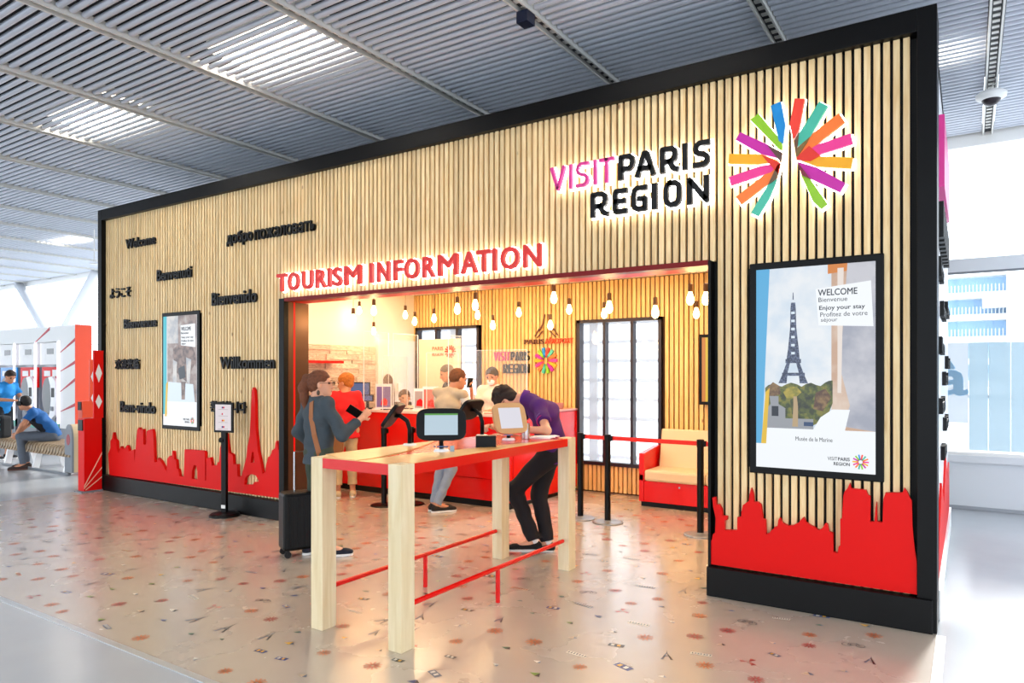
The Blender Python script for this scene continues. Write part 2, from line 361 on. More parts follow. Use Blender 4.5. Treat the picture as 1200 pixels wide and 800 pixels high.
for i in range(len(tx) - 1):
    x0 = tx[i + 1] + .06
    for y in rows:
        xc = x0 + LT / 2; z = -math.sin(A) * xc + math.cos(A) * y; r = math.cos(A) * xc + math.sin(A) * y
        vis = 0
        if z > .5:
            px, py = 600 + F * r / z, 438 - F * (H - 1.65) / z
            if -120 < px < 1320 and -25 < py < 330: vis = 1 / z
            if py > 248 + -.2434 * (px - 120) and 120 < px < 1098 and y > 5: vis = 0
        cand.append((vis, x0, y))
cand.sort(key=lambda c: -c[0])
for v, x0, y in cand[:298]:
    o = bpy.data.objects.new('slat', tube_me); COL.objects.link(o); o.parent = ceil; o.location = (x0, y, H + .03)
rest = MB(); base = tube_mb(LT)
for v, x0, y in cand[298:]:
    rest.add([(a + x0, b + y, c + H + .03) for a, b, c in base.v], base.f)
rs = obj('slat', rest, M['tube'], ceil); rs['kind'] = 'stuff'
for p in rs.data.polygons: p.use_smooth = len(p.vertices) == 4
rs.data.set_sharp_from_angle(angle=math.radians(50))
for x in tx:                                           # double rail with a dark perforated channel between
    b = MB().box(x - .052, x - .036, -5, 10.2, H - .02, H + .05).box(x + .036, x + .052, -5, 10.2, H - .02, H + .05)
    t = obj('track', b, M['rail'], ceil)
    c = MB().box(x - .036, x + .036, -5, 10.2, H + .02, H + .04)
    obj('track_channel', c, M['raildark'], t)
    if x > -14:
        hb = MB(); yy = 1.6
        while yy < 10: hb.box(x - .026, x + .026, yy, yy + .05, H + .012, H + .021); yy += .115
        hb_ = obj('track_perforation', hb, M['rail'], t); hb_['kind'] = 'stuff'
struct(obj('trim_3', MB().box(-31, 6.2, 10.2, 10.32, 4.42, 4.68), M['white']))
for i, (x, y) in enumerate(lamps):
    t = thing('ceiling_light', LAMPL[i], 'ceiling light', (x, y, H + .10), 0, 'fluorescent lights above the ceiling tubes')
    obj('housing', MB().box(-.66, .66, -.27, .27, .05, .12), M['white'], t)
    obj('lamp_tube', MB().box(-.62, .62, -.24, .24, .0, .05), M['lamp'], t)
    ld = bpy.data.lights.new('ceiling_lamp', 'AREA'); ld.shape = 'RECTANGLE'; ld.size = 1.2; ld.size_y = .46; ld.energy = 30; ld.color = (1, .93, .82)
    lo = bpy.data.objects.new('ceiling_lamp', ld); COL.objects.link(lo); lo.parent = t; lo.location = (0, 0, -.01)

# ---------------------------------------------------------------- hall window wall (Y = 10.2)
wl = struct(obj('wall_back_right', MB().box(-.6, 6.2, 10.2, 10.4, 0, .62).box(-.6, 6.2, 10.12, 10.2, .58, .66), M['lightgrey']))
struct(obj('baseboard_back', MB().box(-.6, 6.2, 10.18, 10.2, 0, .04), M['grey']))
wn = struct(obj('window_1', MB().box(-1.6, 6.2, 10.2, 10.32, 2.90, 3.06), M['lightgrey']))
obj('pane', MB().box(-1.6, 6.2, 10.25, 10.262, 3.06, 4.42), M['pane'], wn)
obj('pane', MB().box(-1.6, 6.2, 10.25, 10.262, .66, 2.90), M['pane'], wn)
obj('window_frame', MB().box(-1.6, 6.2, 10.2, 10.24, 2.875, 2.9), M['midgrey'], wn)
obj('window_sill', MB().box(-1.6, 6.2, 10.16, 10.3, .66, .70), M['white'], wn)
xs_ = [-1.6, -.9, -.45, 0, .2, .42, .64, .86, 1.1, 1.5, 2.0, 2.6, 3.2, 4, 5, 6.2]
for i in range(len(xs_) - 1):
    obj('frosted_panel', MB().box(xs_[i] + .003, xs_[i + 1] - .003, 10.232, 10.24, .72 if xs_[i] >= 0 else 1.05, 2.03), M['frost'] if xs_[i] >= 0 else M['frost_white'], wn)
obj('film_letter', text_mesh('à', -.36, .0, 1.38, 1.83, 10.222, 10.23, M['film_blue'], offset=.03), None, wn, label='pale blue letter on the white film')
# left part of the window wall
wf = MB()
for x in (-12, -14.6, -18, -20.9, -24.3, -27.6, -31): wf.box(x - .03, x + .03, 10.2, 10.3, 0, 4.42)
w2 = struct(obj('window_2', wf, M['lightgrey']))
obj('pane', MB().box(-31, -10.6, 10.25, 10.262, 0, 4.42), M['pane'], w2)
rb = MB().box(-31, -10.6, 10.6, 10.64, 3.14, 3.18).box(-31, -10.6, 10.6, 10.64, 2.5, 2.54)
x = -31
while x < -10.7: rb.box(x, x + .02, 10.61, 10.63, 2.54, 3.14); x += .22
rl = obj('railing', rb, M['lightgrey'], w2)
for nm, a, b in (('brace', (-25.2, 10.05, 4.5), (-22.8, 10.05, 2.45)), ('brace', (-20.4, 10.05, 4.5), (-22.8, 10.05, 2.45)), ('column', (-22.8, 10.05, 2.6), (-22.8, 10.05, 0))):
    struct(obj('trim_4', MB().tube([a, b], .13, 12), M['lightgrey'], smooth=True))
struct(obj('wall_left_column', MB().box(-29.6, -28.4, 9.6, 10.1, 0, 4.5), M['white']))
# car park building outside
cp = thing('parking_building', 'white multi-storey parking building with banded floors seen outside the right windows', 'building', (0, 60, 0))
for k in range(0, 5):
    z = k * 1.58 + .75
    if z < 0: continue
    obj('floor_slab', MB().box(-9, 26, 0, 12, z, z + .42), M['white'], cp)
    obj('floor_recess', MB().box(-9, 26, 1.4, 1.6, z + .42, z + 1.58), mat('recess_shade_blue_%d' % k, '9cc4ea', .6), cp)  # bluish shade between the slabs is put into this sheet's colour
    rg = MB(); x = -9
    while x < 22: rg.box(x, x + .05, .1, .15, z + .42, z + .95); x += .22
    r_ = obj('railing', rg, M['lightgrey'], cp); r_['kind'] = 'stuff'
obj('stair_tower', MB().box(2.2, 3.6, -1.6, 0, 0, 8.6).box(.8, 5.4, -1.8, 0, 6.3, 7.2), M['white'], cp)
obj('parapet', MB().box(-9, 26, 0, 12, 8.65, 8.8), M['white'], cp)
struct(obj('ground_outside', MB().box(-150, 150, 10.45, 140, -.3, -.1), mat('pale_ground', 'e6e8ea', .8)))

# ================================================================ PAVILION
YF = 5.25
wfr = struct(obj('wall_front', MB().box(-10.5, -6.5, YF + .045, YF + .25, 0, 4).box(-6.5, -1.637, YF + .045, YF + .25, 2.5, 4).box(-1.637, -.19, YF + .045, YF + .25, 0, 4), M['black_matte']))
P_, SW = .0580, .038
slats = {}
def slat_me(h, m, w_=SW, d=.035):
    k = (round(h, 3), m.name)
    if k not in slats: slats[k] = MB().box(-w_ / 2, w_ / 2, 0, d, 0, h).mesh('slat', m)
    return slats[k]
x = -10.375; cnt = 0
while x < -.29:
    segs = [(.18, 3.86)]
    if -6.53 < x < -1.60: segs = [(2.50, 3.86)]
    elif x > -1.356 and x < -.46: segs = [(.18, .97), (2.42, 3.86)]
    elif -8.957 < x < -8.088: segs = [(.18, .99), (2.42, 3.86)]
    for a, b in segs:
        o = bpy.data.objects.new('slat', slat_me(b - a, M['slat'])); COL.objects.link(o); o.parent = wfr; o.location = (x, YF, a); cnt += 1
    x += P_
for nm, mb in (('frame_post', MB().box(-.279, -.168, 5.19, 5.5, 0, 4)), ('frame_post', MB().box(-10.5, -10.40, 5.19, 5.5, 0, 4)), ('fascia', MB().box(-10.40, -.279, 5.19, 5.5, 3.85, 4.0)),
               ('jamb_post', MB().box(-6.535, -6.45, 5.195, 5.26, 0, 2.5)), ('jamb_post', MB().box(-1.637, -1.615, 5.195, 5.5, 0, 2.5))):
    obj(nm, mb, M['frame'], wfr, bevel=.004)
obj('plinth', MB().box(-10.44, -6.45, 5.16, 5.295, 0, .215), M['black'], wfr, bevel=.006)
obj('plinth', MB().box(-1.637, -.19, 5.16, 5.295, 0, .215), M['black'], wfr, bevel=.006)
obj('lintel', MB().box(-6.45, -1.637, 5.2, 5.3, 2.465, 2.505), mat('dark_red_metal', '780808', .45, spec=.25), wfr)
obj('lintel_soffit', MB().box(-6.45, -1.637, 5.3, 5.5, 2.465, 2.5), M['red_matte'], wfr)
obj('jamb_panel', MB().box(-6.53, -6.45, 5.26, 5.33, 0, 2.465), M['bronze'], wfr)
obj('jamb_strip', MB().box(-6.53, -6.448, 5.33, 5.355, 0, 2.465), M['red_matte'], wfr)
obj('jamb_panel', MB().box(-6.53, -6.45, 5.355, 5.55, 0, 2.465), M['bronze'], wfr)
sd = struct(obj('wall_right', MB().box(-.245, -.19, 5.5, 9.0, 0, 4.0), M['white_gloss']))
struct(obj('wall_left', MB().box(-10.5, -10.40, 5.5, 9.0, 0, 4.0), M['black_matte']))
struct(obj('roof', MB().box(-10.5, -.19, 5.5, 9.0, 3.9, 4.0), M['black_matte']))
# lettering and red panels on the right side wall, seen edge-on
sg = thing('side_sign', 'logo sign seen edge-on on the white right side of the pavilion', 'sign', (-.19, 6.2, 2.6))
obj('magenta_block', MB().box(.0, .05, -.5, .9, .35, .85), M['pink'], sg)
for k in range(9): obj('letter', MB().box(0, .045, -.5 + k * .2, -.4 + k * .2, 0, .25), M['letter'], sg)
for i in range(9):
    zz = [2.35, 2.1, 1.8, 1.55, 1.35, 1.15, .95, 2.2, 1.7][i]; yy = [5.7, 6.4, 5.9, 7.0, 6.1, 7.2, 6.6, 7.6, 7.8][i]
    s_ = ['Welcome', 'Bienvenue', 'Willkommen', 'Benvenuti', 'Bienvenido', 'Bem-vindo', 'Welcome', 'Bienvenue', 'Benvenuti'][i]
    tm = text_mesh(s_, 0, .75, 0, .12, 0, .03, M['letter'])
    for v in tm.vertices: X_, Y_, Z_ = v.co; v.co = (-.155 - Y_ - .005, yy + X_, zz + Z_)
    tag(place(tm, 'wall_word'), ['uppermost black greeting', 'black greeting just below the logo sign', 'black greeting nearest the corner at mid height', 'small black greeting in the middle', 'black greeting below the middle', 'second lowest black greeting', 'lowest black greeting', 'farthest high black greeting', 'farthest low black greeting'][i] + ', edge-on on the white right side wall', 'lettering', 'greetings on the right side wall')
# red skyline strip on the side
tag(obj('skyline_panel', MB().prism_x([(5.6, .2), (8.9, .2), (8.9, .7), (8.2, .6), (7.6, .9), (7.0, .55), (6.4, .8), (5.9, .5)], -.19, -.175), M['red_matte']), 'red city skyline panel on the right side of the pavilion, seen edge-on', 'panel')
struct(obj('baseboard_right', MB().box(-.19, -.16, 5.5, 9.0, 0, .2), M['white']))

# interior
YB = 8.85
struct(obj('ceiling', MB().box(-7.72, -.5, 5.5, 8.95, 2.95, 3.0), M['offwhite']))
wlf = struct(obj('wall_left', MB().box(-7.80, -7.72, 5.5, 8.95, 0, 2.95), M['offwhite']))
struct(obj('wall_right', MB().box(-.6, -.5, 5.5, 8.95, 0, 2.95), M['offwhite']))
struct(obj('wall_front', MB().box(-7.72, -6.53, 5.5, 5.56, 0, 2.95).box(-1.6, -.6, 5.5, 5.56, 0, 2.95).box(-6.53, -1.6, 5.5, 5.56, 2.51, 2.95), M['offwhite']))
WA, WB = (-7.66, -6.37, .38, 2.41), (-4.655, -3.40, .38, 2.41)
wb = struct(obj('wall_back', MB().box(-7.72, -.5, YB + .035, YB + .1, 0, WA[2]).box(-7.72, -.5, YB + .035, YB + .1, WA[3], 2.95)
    .box(-7.72, WA[0], YB + .035, YB + .1, WA[2], WA[3]).box(WA[1], WB[0], YB + .035, YB + .1, WA[2], WA[3]).box(WB[1], -.5, YB + .035, YB + .1, WA[2], WA[3]), mat('dark_backing', '4a2c10', .8)))
x = -7.69
while x < -.9:
    segs = [(.02, 2.94)]
    if WA[0] - .02 < x < WA[1] + .02 or WB[0] - .02 < x < WB[1] + .02: segs = [(.02, .38), (2.41, 2.94)]
    for a, b in segs:
        o = bpy.data.objects.new('slat', slat_me(b - a, M['slat_warm'], .046)); COL.objects.link(o); o.parent = wb; o.location = (x, YB, a)
    x += .066
for i, W_ in enumerate((WA, WB)):
    fr = MB().box(W_[0], W_[0] + .045, YB - .03, YB + .1, W_[2], W_[3]).box(W_[1] - .045, W_[1], YB - .03, YB + .1, W_[2], W_[3]).box(W_[0], W_[1], YB - .03, YB + .1, W_[2], W_[2] + .05).box(W_[0], W_[1], YB - .03, YB + .1, W_[3] - .045, W_[3])
    wo = struct(obj('window_%d' % (i + 3), fr, M['darkwin']))
    for f_ in (.335, .665):
        xm = W_[0] + (W_[1] - W_[0]) * f_; obj('mullion', MB().box(xm - .02, xm + .02, YB - .025, YB + .09, W_[2], W_[3]), M['darkwin'], wo)
    obj('pane', MB().box(W_[0] + .04, W_[1] - .04, YB + .04, YB + .046, W_[2] + .04, W_[3] - .04), M['pane'], wo)
# white louvre screen behind the pavilion windows (hall facade)
lv = MB()
for z in [k * .305 for k in range(0, 12)]: lv.box(-9.6, -2.2, 10.2, 10.26, z, z + .055)
for xx in (-9.2, -7.9, -6.6, -5.06, -3.4, -2.3): lv.box(xx - .07, xx + .07, 10.15, 10.24, 0, 3.6)
w5 = struct(obj('window_5', lv, glass_mat('louvre_white', body=.97, bodycol=(.80, .82, .85))))
obj('pane', MB().box(-9.6, -2.2, 10.28, 10.3, 0, 3.6), M['pane'], w5)
# stone cladding on the left interior wall
bs = MB().box(0, 1, 0, 1, 0, 1); r2 = random.Random(9)
z = .9
sm = [MB().box(-.5, .5, -.5, .5, -.5, .5).mesh('stone', M['stone'])]
while z < 2.0:
    hh = r2.uniform(.05, .085); yy = 6.2
    while yy < 7.93:
        ln = min(r2.uniform(.14, .42), 7.95 - yy)
        if not (7.72 < yy + ln / 2 and z < 1.62 and abs((yy + ln / 2) - 8.1) < .0):
            o = bpy.data.objects.new('stone', sm[0]); COL.objects.link(o); o.parent = wlf
            d = r2.uniform(.012, .034); o.scale = (d, ln - .006, hh - .006); o.location = (-7.72 + d / 2, yy + ln / 2, z + hh / 2)
        yy += ln
    z += hh
obj('partition_panel', MB().box(-7.72, -7.66, 7.96, 8.82, 0, 2.19), mat('pale_partition', 'ece8e4', .4), wlf)
arch = [(8.02 + .02, 0)] + [(8.02 + .15 - .15 * math.cos(PI * k / 12), 1.35 + .3 * math.sin(PI * k / 12)) for k in range(13)] + [(8.32, 0)]
obj('arch_picture', MB().prism_x(arch, -7.665, -7.65), mat('dark_brown_print', '5a3c2c', .6), wlf, label='dark brown brick arch printed on the pale panel')
sh = tag(obj('wall_shelf', MB().box(-7.68, -7.45, 6.3, 7.05, 1.80, 1.835), M['red'], bevel=.004), 'thin red shelf on the pale stone wall behind the women', 'shelf')
tag(obj('wall_thermostat', MB().box(-7.66, -7.63, 8.38, 8.5, 1.36, 1.5), M['white'], bevel=.004), 'small white control box on the pale panel above the counter', 'thermostat')
# interior lights: warm downlights added behind the lintel to brighten the enclosed room
for di, (x, y) in enumerate([(-6.9, 6.3), (-6.9, 8.0), (-5.2, 6.3), (-5.2, 8.0), (-3.5, 6.3), (-3.5, 8.0), (-1.9, 6.3), (-1.9, 8.0)]):
    t = thing('downlight', 'added warm downlight in the pavilion ceiling above ' + ['the woman in red', 'the seated clerk', 'the customer in beige', 'the masked clerk', 'the floor between table and sofa', 'the tall right window', 'the right barrier post', 'the sofa'][di], 'ceiling light', (x, y, 2.95), 0, 'added downlights of the pavilion')
    obj('lamp_disc', MB().lathe([(.09, -.006), (.09, 0)], n=20), M['led_warm'], t)
    ld = bpy.data.lights.new('fill_downlight_lamp', 'AREA'); ld.shape = 'DISK'; ld.size = .5; ld.energy = 10.5; ld.color = (1, .84, .62)
    lo = bpy.data.objects.new('fill_downlight_lamp', ld); COL.objects.link(lo); lo.parent = t; lo.location = (0, 0, -.02)

# measured outlines in metres on the facade plane (x, z)
SKY_L = [(-10.208, 0.217), (-10.243, 0.518), (-10.185, 0.597), (-10.185, 0.703), (-10.139, 0.736), (-10.11, 0.827), (-10.082, 0.739), (-10.025, 0.711), (-10.014, 0.607), (-9.98, 0.534), (-9.941, 0.582), (-9.913, 0.643), (-9.879, 0.6), (-9.802, 0.619), (-9.747, 0.667), (-9.719, 0.624), (-9.703, 0.581), (-9.573, 0.618), (-9.551, 0.444), (-9.53, 0.606), (-9.514, 0.738), (-9.487, 0.885), (-9.45, 0.924), (-9.413, 0.888), (-9.345, 0.906), (-9.334, 0.704), (-9.303, 0.691), (-9.266, 0.708), (-9.256, 0.881), (-9.215, 0.897), (-9.127, 0.915), (-9.102, 0.873), (-9.087, 0.76), (-9.071, 0.477), (-9.011, 0.481), (-8.986, 0.539), (-8.92, 0.501), (-8.811, 0.397), (-8.782, 0.371), (-8.772, 0.539), (-8.714, 0.585), (-8.665, 0.574), (-8.651, 0.653), (-8.631, 0.646), (-8.617, 0.55), (-8.569, 0.539), (-8.559, 0.43), (-8.521, 0.419), (-8.498, 0.338), (-8.399, 0.332), (-8.389, 0.483), (-8.38, 0.688), (-8.333, 0.691), (-7.97, 0.694), (-7.948, 0.674), (-7.943, 0.329), (-7.921, 0.326), (-7.917, 0.609), (-7.882, 0.604), (-7.838, 0.622), (-7.803, 0.525), (-7.699, 0.532), (-7.686, 0.572), (-7.657, 0.574), (-7.639, 0.745), (-7.601, 0.825), (-7.572, 0.839), (-7.546, 0.931), (-7.521, 0.932), (-7.504, 0.843), (-7.471, 0.703), (-7.392, 0.682), (-7.38, 0.568), (-7.306, 0.573), (-7.298, 0.433), (-7.229, 0.426), (-7.189, 0.518), (-7.129, 0.673), (-7.109, 0.8), (-7.089, 0.852), (-7.069, 0.928), (-7.049, 1.154), (-7.03, 1.455), (-7.01, 1.493), (-6.983, 1.456), (-6.971, 1.331), (-6.959, 1.008), (-6.94, 0.884), (-6.92, 0.761), (-6.885, 0.664), (-6.847, 0.543), (-6.835, 0.495), (-6.786, 0.523), (-6.771, 0.598), (-6.733, 0.699), (-6.702, 0.706), (-6.68, 0.739), (-6.665, 0.777), (-6.616, 0.804), (-6.605, 0.865), (-6.59, 0.89), (-6.572, 0.855), (-6.561, 0.795), (-6.528, 0.773), (-6.517, 0.749), (-6.48, 0.739), (-6.48, 0.245)]
HOLE_A = [(-8.227, 0.327), (-8.218, 0.428), (-8.177, 0.503), (-8.131, 0.501), (-8.104, 0.423), (-8.104, 0.324)]
HOLE_B = [(-7.053, 0.608), (-7.03, 0.737), (-6.998, 0.739), (-6.983, 0.621)]
HOLE_C = [(-7.169, 0.343), (-7.157, 0.419), (-7.109, 0.461), (-7.03, 0.48), (-6.951, 0.466), (-6.901, 0.403), (-6.983, 0.389), (-7.01, 0.356)]
SKY_R = [(-1.628, 0.227), (-1.628, 0.403), (-1.609, 0.406), (-1.601, 0.455), (-1.585, 0.465), (-1.58, 0.569), (-1.601, 0.663), (-1.605, 0.726), (-1.585, 0.731), (-1.577, 0.673), (-1.557, 0.68), (-1.537, 0.645), (-1.532, 0.598), (-1.497, 0.597), (-1.497, 0.57), (-1.513, 0.569), (-1.516, 0.492), (-1.422, 0.504), (-1.422, 0.599), (-1.393, 0.606), (-1.392, 0.645), (-1.381, 0.693), (-1.35, 0.719), (-1.338, 0.724), (-1.334, 0.775), (-1.323, 0.823), (-1.309, 0.778), (-1.305, 0.724), (-1.275, 0.724), (-1.255, 0.706), (-1.248, 0.653), (-1.242, 0.607), (-1.223, 0.602), (-1.218, 0.499), (-1.193, 0.513), (-1.186, 0.529), (-1.164, 0.547), (-1.161, 0.558), (-1.14, 0.565), (-1.134, 0.612), (-1.124, 0.628), (-1.108, 0.595), (-1.091, 0.586), (-1.07, 0.578), (-1.034, 0.586), (-0.998, 0.608), (-0.984, 0.629), (-0.967, 0.65), (-0.949, 0.613), (-0.908, 0.593), (-0.866, 0.571), (-0.846, 0.586), (-0.825, 0.625), (-0.812, 0.619), (-0.802, 0.569), (-0.778, 0.56), (-0.775, 0.433), (-0.747, 0.43), (-0.742, 0.474), (-0.731, 0.483), (-0.731, 0.665), (-0.721, 0.666), (-0.712, 0.826), (-0.705, 0.853), (-0.685, 0.88), (-0.672, 0.914), (-0.663, 0.877), (-0.575, 0.875), (-0.562, 0.843), (-0.549, 0.835), (-0.549, 0.667), (-0.524, 0.67), (-0.518, 0.76), (-0.511, 0.803), (-0.507, 0.672), (-0.476, 0.67), (-0.471, 0.828), (-0.459, 0.867), (-0.362, 0.876), (-0.35, 0.909), (-0.332, 0.883), (-0.32, 0.85), (-0.308, 0.83), (-0.304, 0.658), (-0.296, 0.562), (-0.29, 0.508), (-0.28, 0.44), (-0.264, 0.44), (-0.264, 0.229)]
RAYS = [
  ('blue', [(-1.174, 3.546), (-1.107, 3.563), (-1.074, 3.388), (-1.091, 3.264), (-1.119, 3.288)]),
  ('green', [(-1.315, 3.474), (-1.259, 3.511), (-1.125, 3.321), (-1.095, 3.258), (-1.098, 3.218), (-1.119, 3.231)]),
  ('purple', [(-1.42, 3.353), (-1.387, 3.402), (-1.193, 3.276), (-1.101, 3.202), (-1.119, 3.167), (-1.243, 3.22)]),
  ('amber', [(-1.473, 3.19), (-1.468, 3.258), (-1.237, 3.216), (-1.113, 3.146), (-1.262, 3.148)]),
  ('pink', [(-1.455, 3.027), (-1.471, 3.09), (-1.243, 3.135), (-1.113, 3.134), (-1.174, 3.079)]),
  ('orange', [(-1.383, 2.879), (-1.42, 2.939), (-1.23, 3.062), (-1.113, 3.131), (-1.131, 3.06), (-1.193, 2.998)]),
  ('teal', [(-1.264, 2.779), (-1.315, 2.81), (-1.193, 2.998), (-1.119, 3.096), (-1.143, 2.998), (-1.187, 2.894)]),
  ('red', [(-1.013, 3.563), (-0.949, 3.548), (-0.986, 3.333), (-1.022, 3.271), (-1.046, 3.395)]),
  ('teal', [(-0.855, 3.51), (-0.802, 3.469), (-0.91, 3.281), (-0.998, 3.222), (-0.986, 3.314)]),
  ('orange', [(-0.733, 3.406), (-0.696, 3.34), (-0.863, 3.223), (-0.992, 3.152), (-1.004, 3.192), (-0.922, 3.284)]),
  ('pink', [(-0.663, 3.258), (-0.647, 3.188), (-0.852, 3.147), (-1.004, 3.141), (-0.992, 3.158), (-0.869, 3.218)]),
  ('amber', [(-0.646, 3.093), (-0.658, 3.023), (-0.869, 3.069), (-1.004, 3.144), (-0.852, 3.137)]),
  ('purple', [(-0.694, 2.931), (-0.727, 2.874), (-0.916, 2.995), (-1.004, 3.128), (-0.869, 3.063)]),
  ('green', [(-0.804, 2.805), (-0.846, 2.776), (-0.898, 2.836), (-0.975, 3.035), (-0.916, 2.995)]),
]
ROW1 = [('V', -2.972, -2.832), ('I', -2.794, -2.764), ('S', -2.729, -2.612), ('I', -2.569, -2.539), ('T', -2.517, -2.385), ('P', -2.345, -2.207), ('A', -2.202, -2.036), ('R', -1.999, -1.85), ('I', -1.818, -1.783), ('S', -1.738, -1.61)]
ROW2 = [('R', -2.595, -2.434), ('E', -2.397, -2.271), ('G', -2.236, -2.103), ('I', -2.061, -2.021), ('O', -1.97, -1.826), ('N', -1.783, -1.617)]
TI = [('T', -6.522, -6.36), ('O', -6.337, -6.152), ('U', -6.104, -5.933), ('R', -5.886, -5.727), ('I', -5.699, -5.651), ('S', -5.623, -5.487), ('M', -5.45, -5.206), ('I', -5.084, -5.04), ('N', -4.984, -4.814), ('F', -4.762, -4.643), ('O', -4.619, -4.43), ('R', -4.388, -4.241), ('M', -4.2, -3.962), ('A', -3.928, -3.741), ('T', -3.749, -3.59), ('I', -3.572, -3.528), ('O', -3.486, -3.287), ('N', -3.247, -3.068)]

# ================================================================ SIGNS ON THE FACADE
sl = outline_mesh('skyline_panel', [SKY_L, HOLE_A, HOLE_B, HOLE_C], 5.205, 5.245, M['red_matte'])
tag(place(sl, 'skyline_panel'), 'red cut-out city skyline with lattice tower along the bottom left of the slatted wall', 'panel')
sr = outline_mesh('skyline_panel', [SKY_R], 5.205, 5.245, M['red_matte'])
tag(place(sr, 'skyline_panel'), 'red cut-out city skyline under the large right display', 'panel')

# glyphs drawn as strokes (unit box)
GL = {'V': [[(0, 1), (.5, 0), (1, 1)]], 'I': [[(.5, 0), (.5, 1)]], 'S': [[(1, 1), (.35, 1), (.08, .9), (0, .76), (.08, .6), (.3, .53), (.72, .47), (.94, .36), (1, .2), (.9, .07), (.65, 0), (0, 0)]],
      'T': [[(0, 1), (1, 1)], [(.5, 1), (.5, 0)]], 'P': [[(0, 0), (0, 1), (.75, 1), (.95, .9), (1, .7), (.92, .5), (.72, .4), (.25, .4)]],
      'A': [[(0, 0), (.42, 1), (.58, 1), (1, 0)], [(.24, .28), (.76, .28)]], 'R': [[(0, 0), (0, 1), (.7, 1), (.88, .9), (.92, .7), (.85, .5), (.62, .4), (.35, .4)], [(.55, .4), (.78, .05), (1, .0)]],
      'E': [[(1, 1), (.1, 1), (.02, .9), (.02, .1), (.1, 0), (1, 0)], [(.02, .5), (.85, .5)]], 'G': [[(1, 1), (.3, 1), (.08, .9), (0, .7), (0, .25), (.1, .07), (.35, 0), (1, 0), (1, .48), (.55, .48)]],
      'O': [[(.3, 1), (.7, 1), (.92, .9), (1, .7), (1, .3), (.92, .1), (.7, 0), (.3, 0), (.08, .1), (0, .3), (0, .7), (.08, .9), (.3, 1)]], 'N': [[(0, 0), (0, 1), (1, 0), (1, 1)]]}
def glyph(ch, x0, x1, z0, z1, th, y0, y1, pad=0):
    mb = MB(); h = th / 2 + pad; xa, xb, za, zb = x0 + th / 2, x1 - th / 2, z0 + th / 2, z1 - th / 2
    if ch == 'I': xa, xb = (x0 + x1) / 2 - .001, (x0 + x1) / 2 + .001
    for st in GL[ch]:
        pts = [(xa + u * (xb - xa), za + v * (zb - za)) for u, v in st]
        for i in range(len(pts) - 1):
            (ax, az), (bx, bz) = pts[i], pts[i + 1]; d = math.hypot(bx - ax, bz - az)
            if d < 1e-6: continue
            ux, uz = (bx - ax) / d, (bz - az) / d
            e0 = h if i == 0 else 0; e1 = h if i == len(pts) - 2 else 0
            ax -= ux * e0; az -= uz * e0; bx += ux * e1; bz += uz * e1
            nx, nz = -uz * h, ux * h
            mb.prism_y([(ax + nx, az + nz), (ax - nx, az - nz), (bx - nx, bz - nz), (bx + nx, bz + nz)], y0, y1)
            if i < len(pts) - 2:
                cx, cz = pts[i + 1]; mb.prism_y([(cx + h * math.cos(2 * PI * k / 10), cz + h * math.sin(2 * PI * k / 10)) for k in range(10)], y0 + .0002, y1 - .0002)
    return mb
vs = thing('logo_sign', 'backlit VISIT PARIS REGION lettering on the slatted wall above the opening', 'sign', (-2.3, 5.2, 2.93))
def at_local(mb, loc): mb.v = [(a - loc[0], b - loc[1], c - loc[2]) for a, b, c in mb.v]; return mb
def sign_letter(root, ch, x0, x1, z0, z1, th, m, lab=None, pad=.011):
    L0 = root.location
    f = obj('letter', at_local(glyph(ch, x0, x1, z0, z1, th, 5.15, 5.185), L0), m, root, label=lab)
    obj('letter_halo', at_local(glyph(ch, x0, x1, z0, z1, th, 5.20, 5.215, pad), L0), M['led'], f)
for i, (ch, a, b) in enumerate(ROW1): sign_letter(vs, ch, a, b, 3.195, 3.395, .026 if i < 5 else .040, M['pink'] if i < 5 else M['letter'], 'magenta letter' if i < 5 else None)
for ch, a, b in ROW2: sign_letter(vs, ch, a, b, 2.928, 3.13, .040, M['letter'])

em = thing('logo_emblem', 'large backlit rosette of coloured rays on the slatted wall, top right', 'sign', (-1.06, 5.2, 3.15))
RAYMAT = dict(blue='ray_blue', green='ray_green', purple='ray_purple', amber='ray_amber', pink='ray_rpink', orange='ray_rorange', teal='ray_teal', red='ray_rred')
def expand(pts, d):
    cx = sum(p[0] for p in pts) / len(pts); cz = sum(p[1] for p in pts) / len(pts); out = []
    for x, z in pts:
        r = math.hypot(x - cx, z - cz); out.append((x + (x - cx) / r * d, z + (z - cz) / r * d))
    return out
for i, (c, pts) in enumerate(RAYS):
    o = obj('ray', at_local(MB().prism_y(pts, 5.15 + .0025 * (i % 7), 5.185), em.location), M[RAYMAT[c]], em)
    obj('ray_halo', at_local(MB().prism_y(expand(pts, .013), 5.20 + .001 * (i % 7), 5.22), em.location), M['led'], o)

for c_, pts in (('5a4038', [(-1.196, 3.272), (-1.095, 3.201), (-1.104, 3.131)]), ('e03424', [(-1.239, 3.213), (-1.107, 3.129), (-1.122, 3.055)]), ('6a5038', [(-1.128, 3.119), (-1.107, 3.126), (-1.134, 3.025), (-1.189, 2.994)]), ('6c4c34', [(-1.019, 3.266), (-0.984, 3.325), (-0.995, 3.217), (-1.001, 3.143)]), ('7c6434', [(-0.995, 3.217), (-0.913, 3.278), (-0.936, 3.238), (-0.999, 3.151)]), ('e03424', [(-1.001, 3.149), (-0.919, 3.217), (-0.849, 3.139), (-0.913, 3.112), (-1.001, 3.134)]), ('7c2838', [(-1.001, 3.13), (-0.913, 2.991), (-0.966, 3.024)])):
    obj('ray_overlap', at_local(MB().prism_y(pts, 5.146, 5.168), em.location), M.setdefault('ov' + c_, mat('ray_overlap_' + c_, c_, .35, emit=.1, ecol=c_)), em)

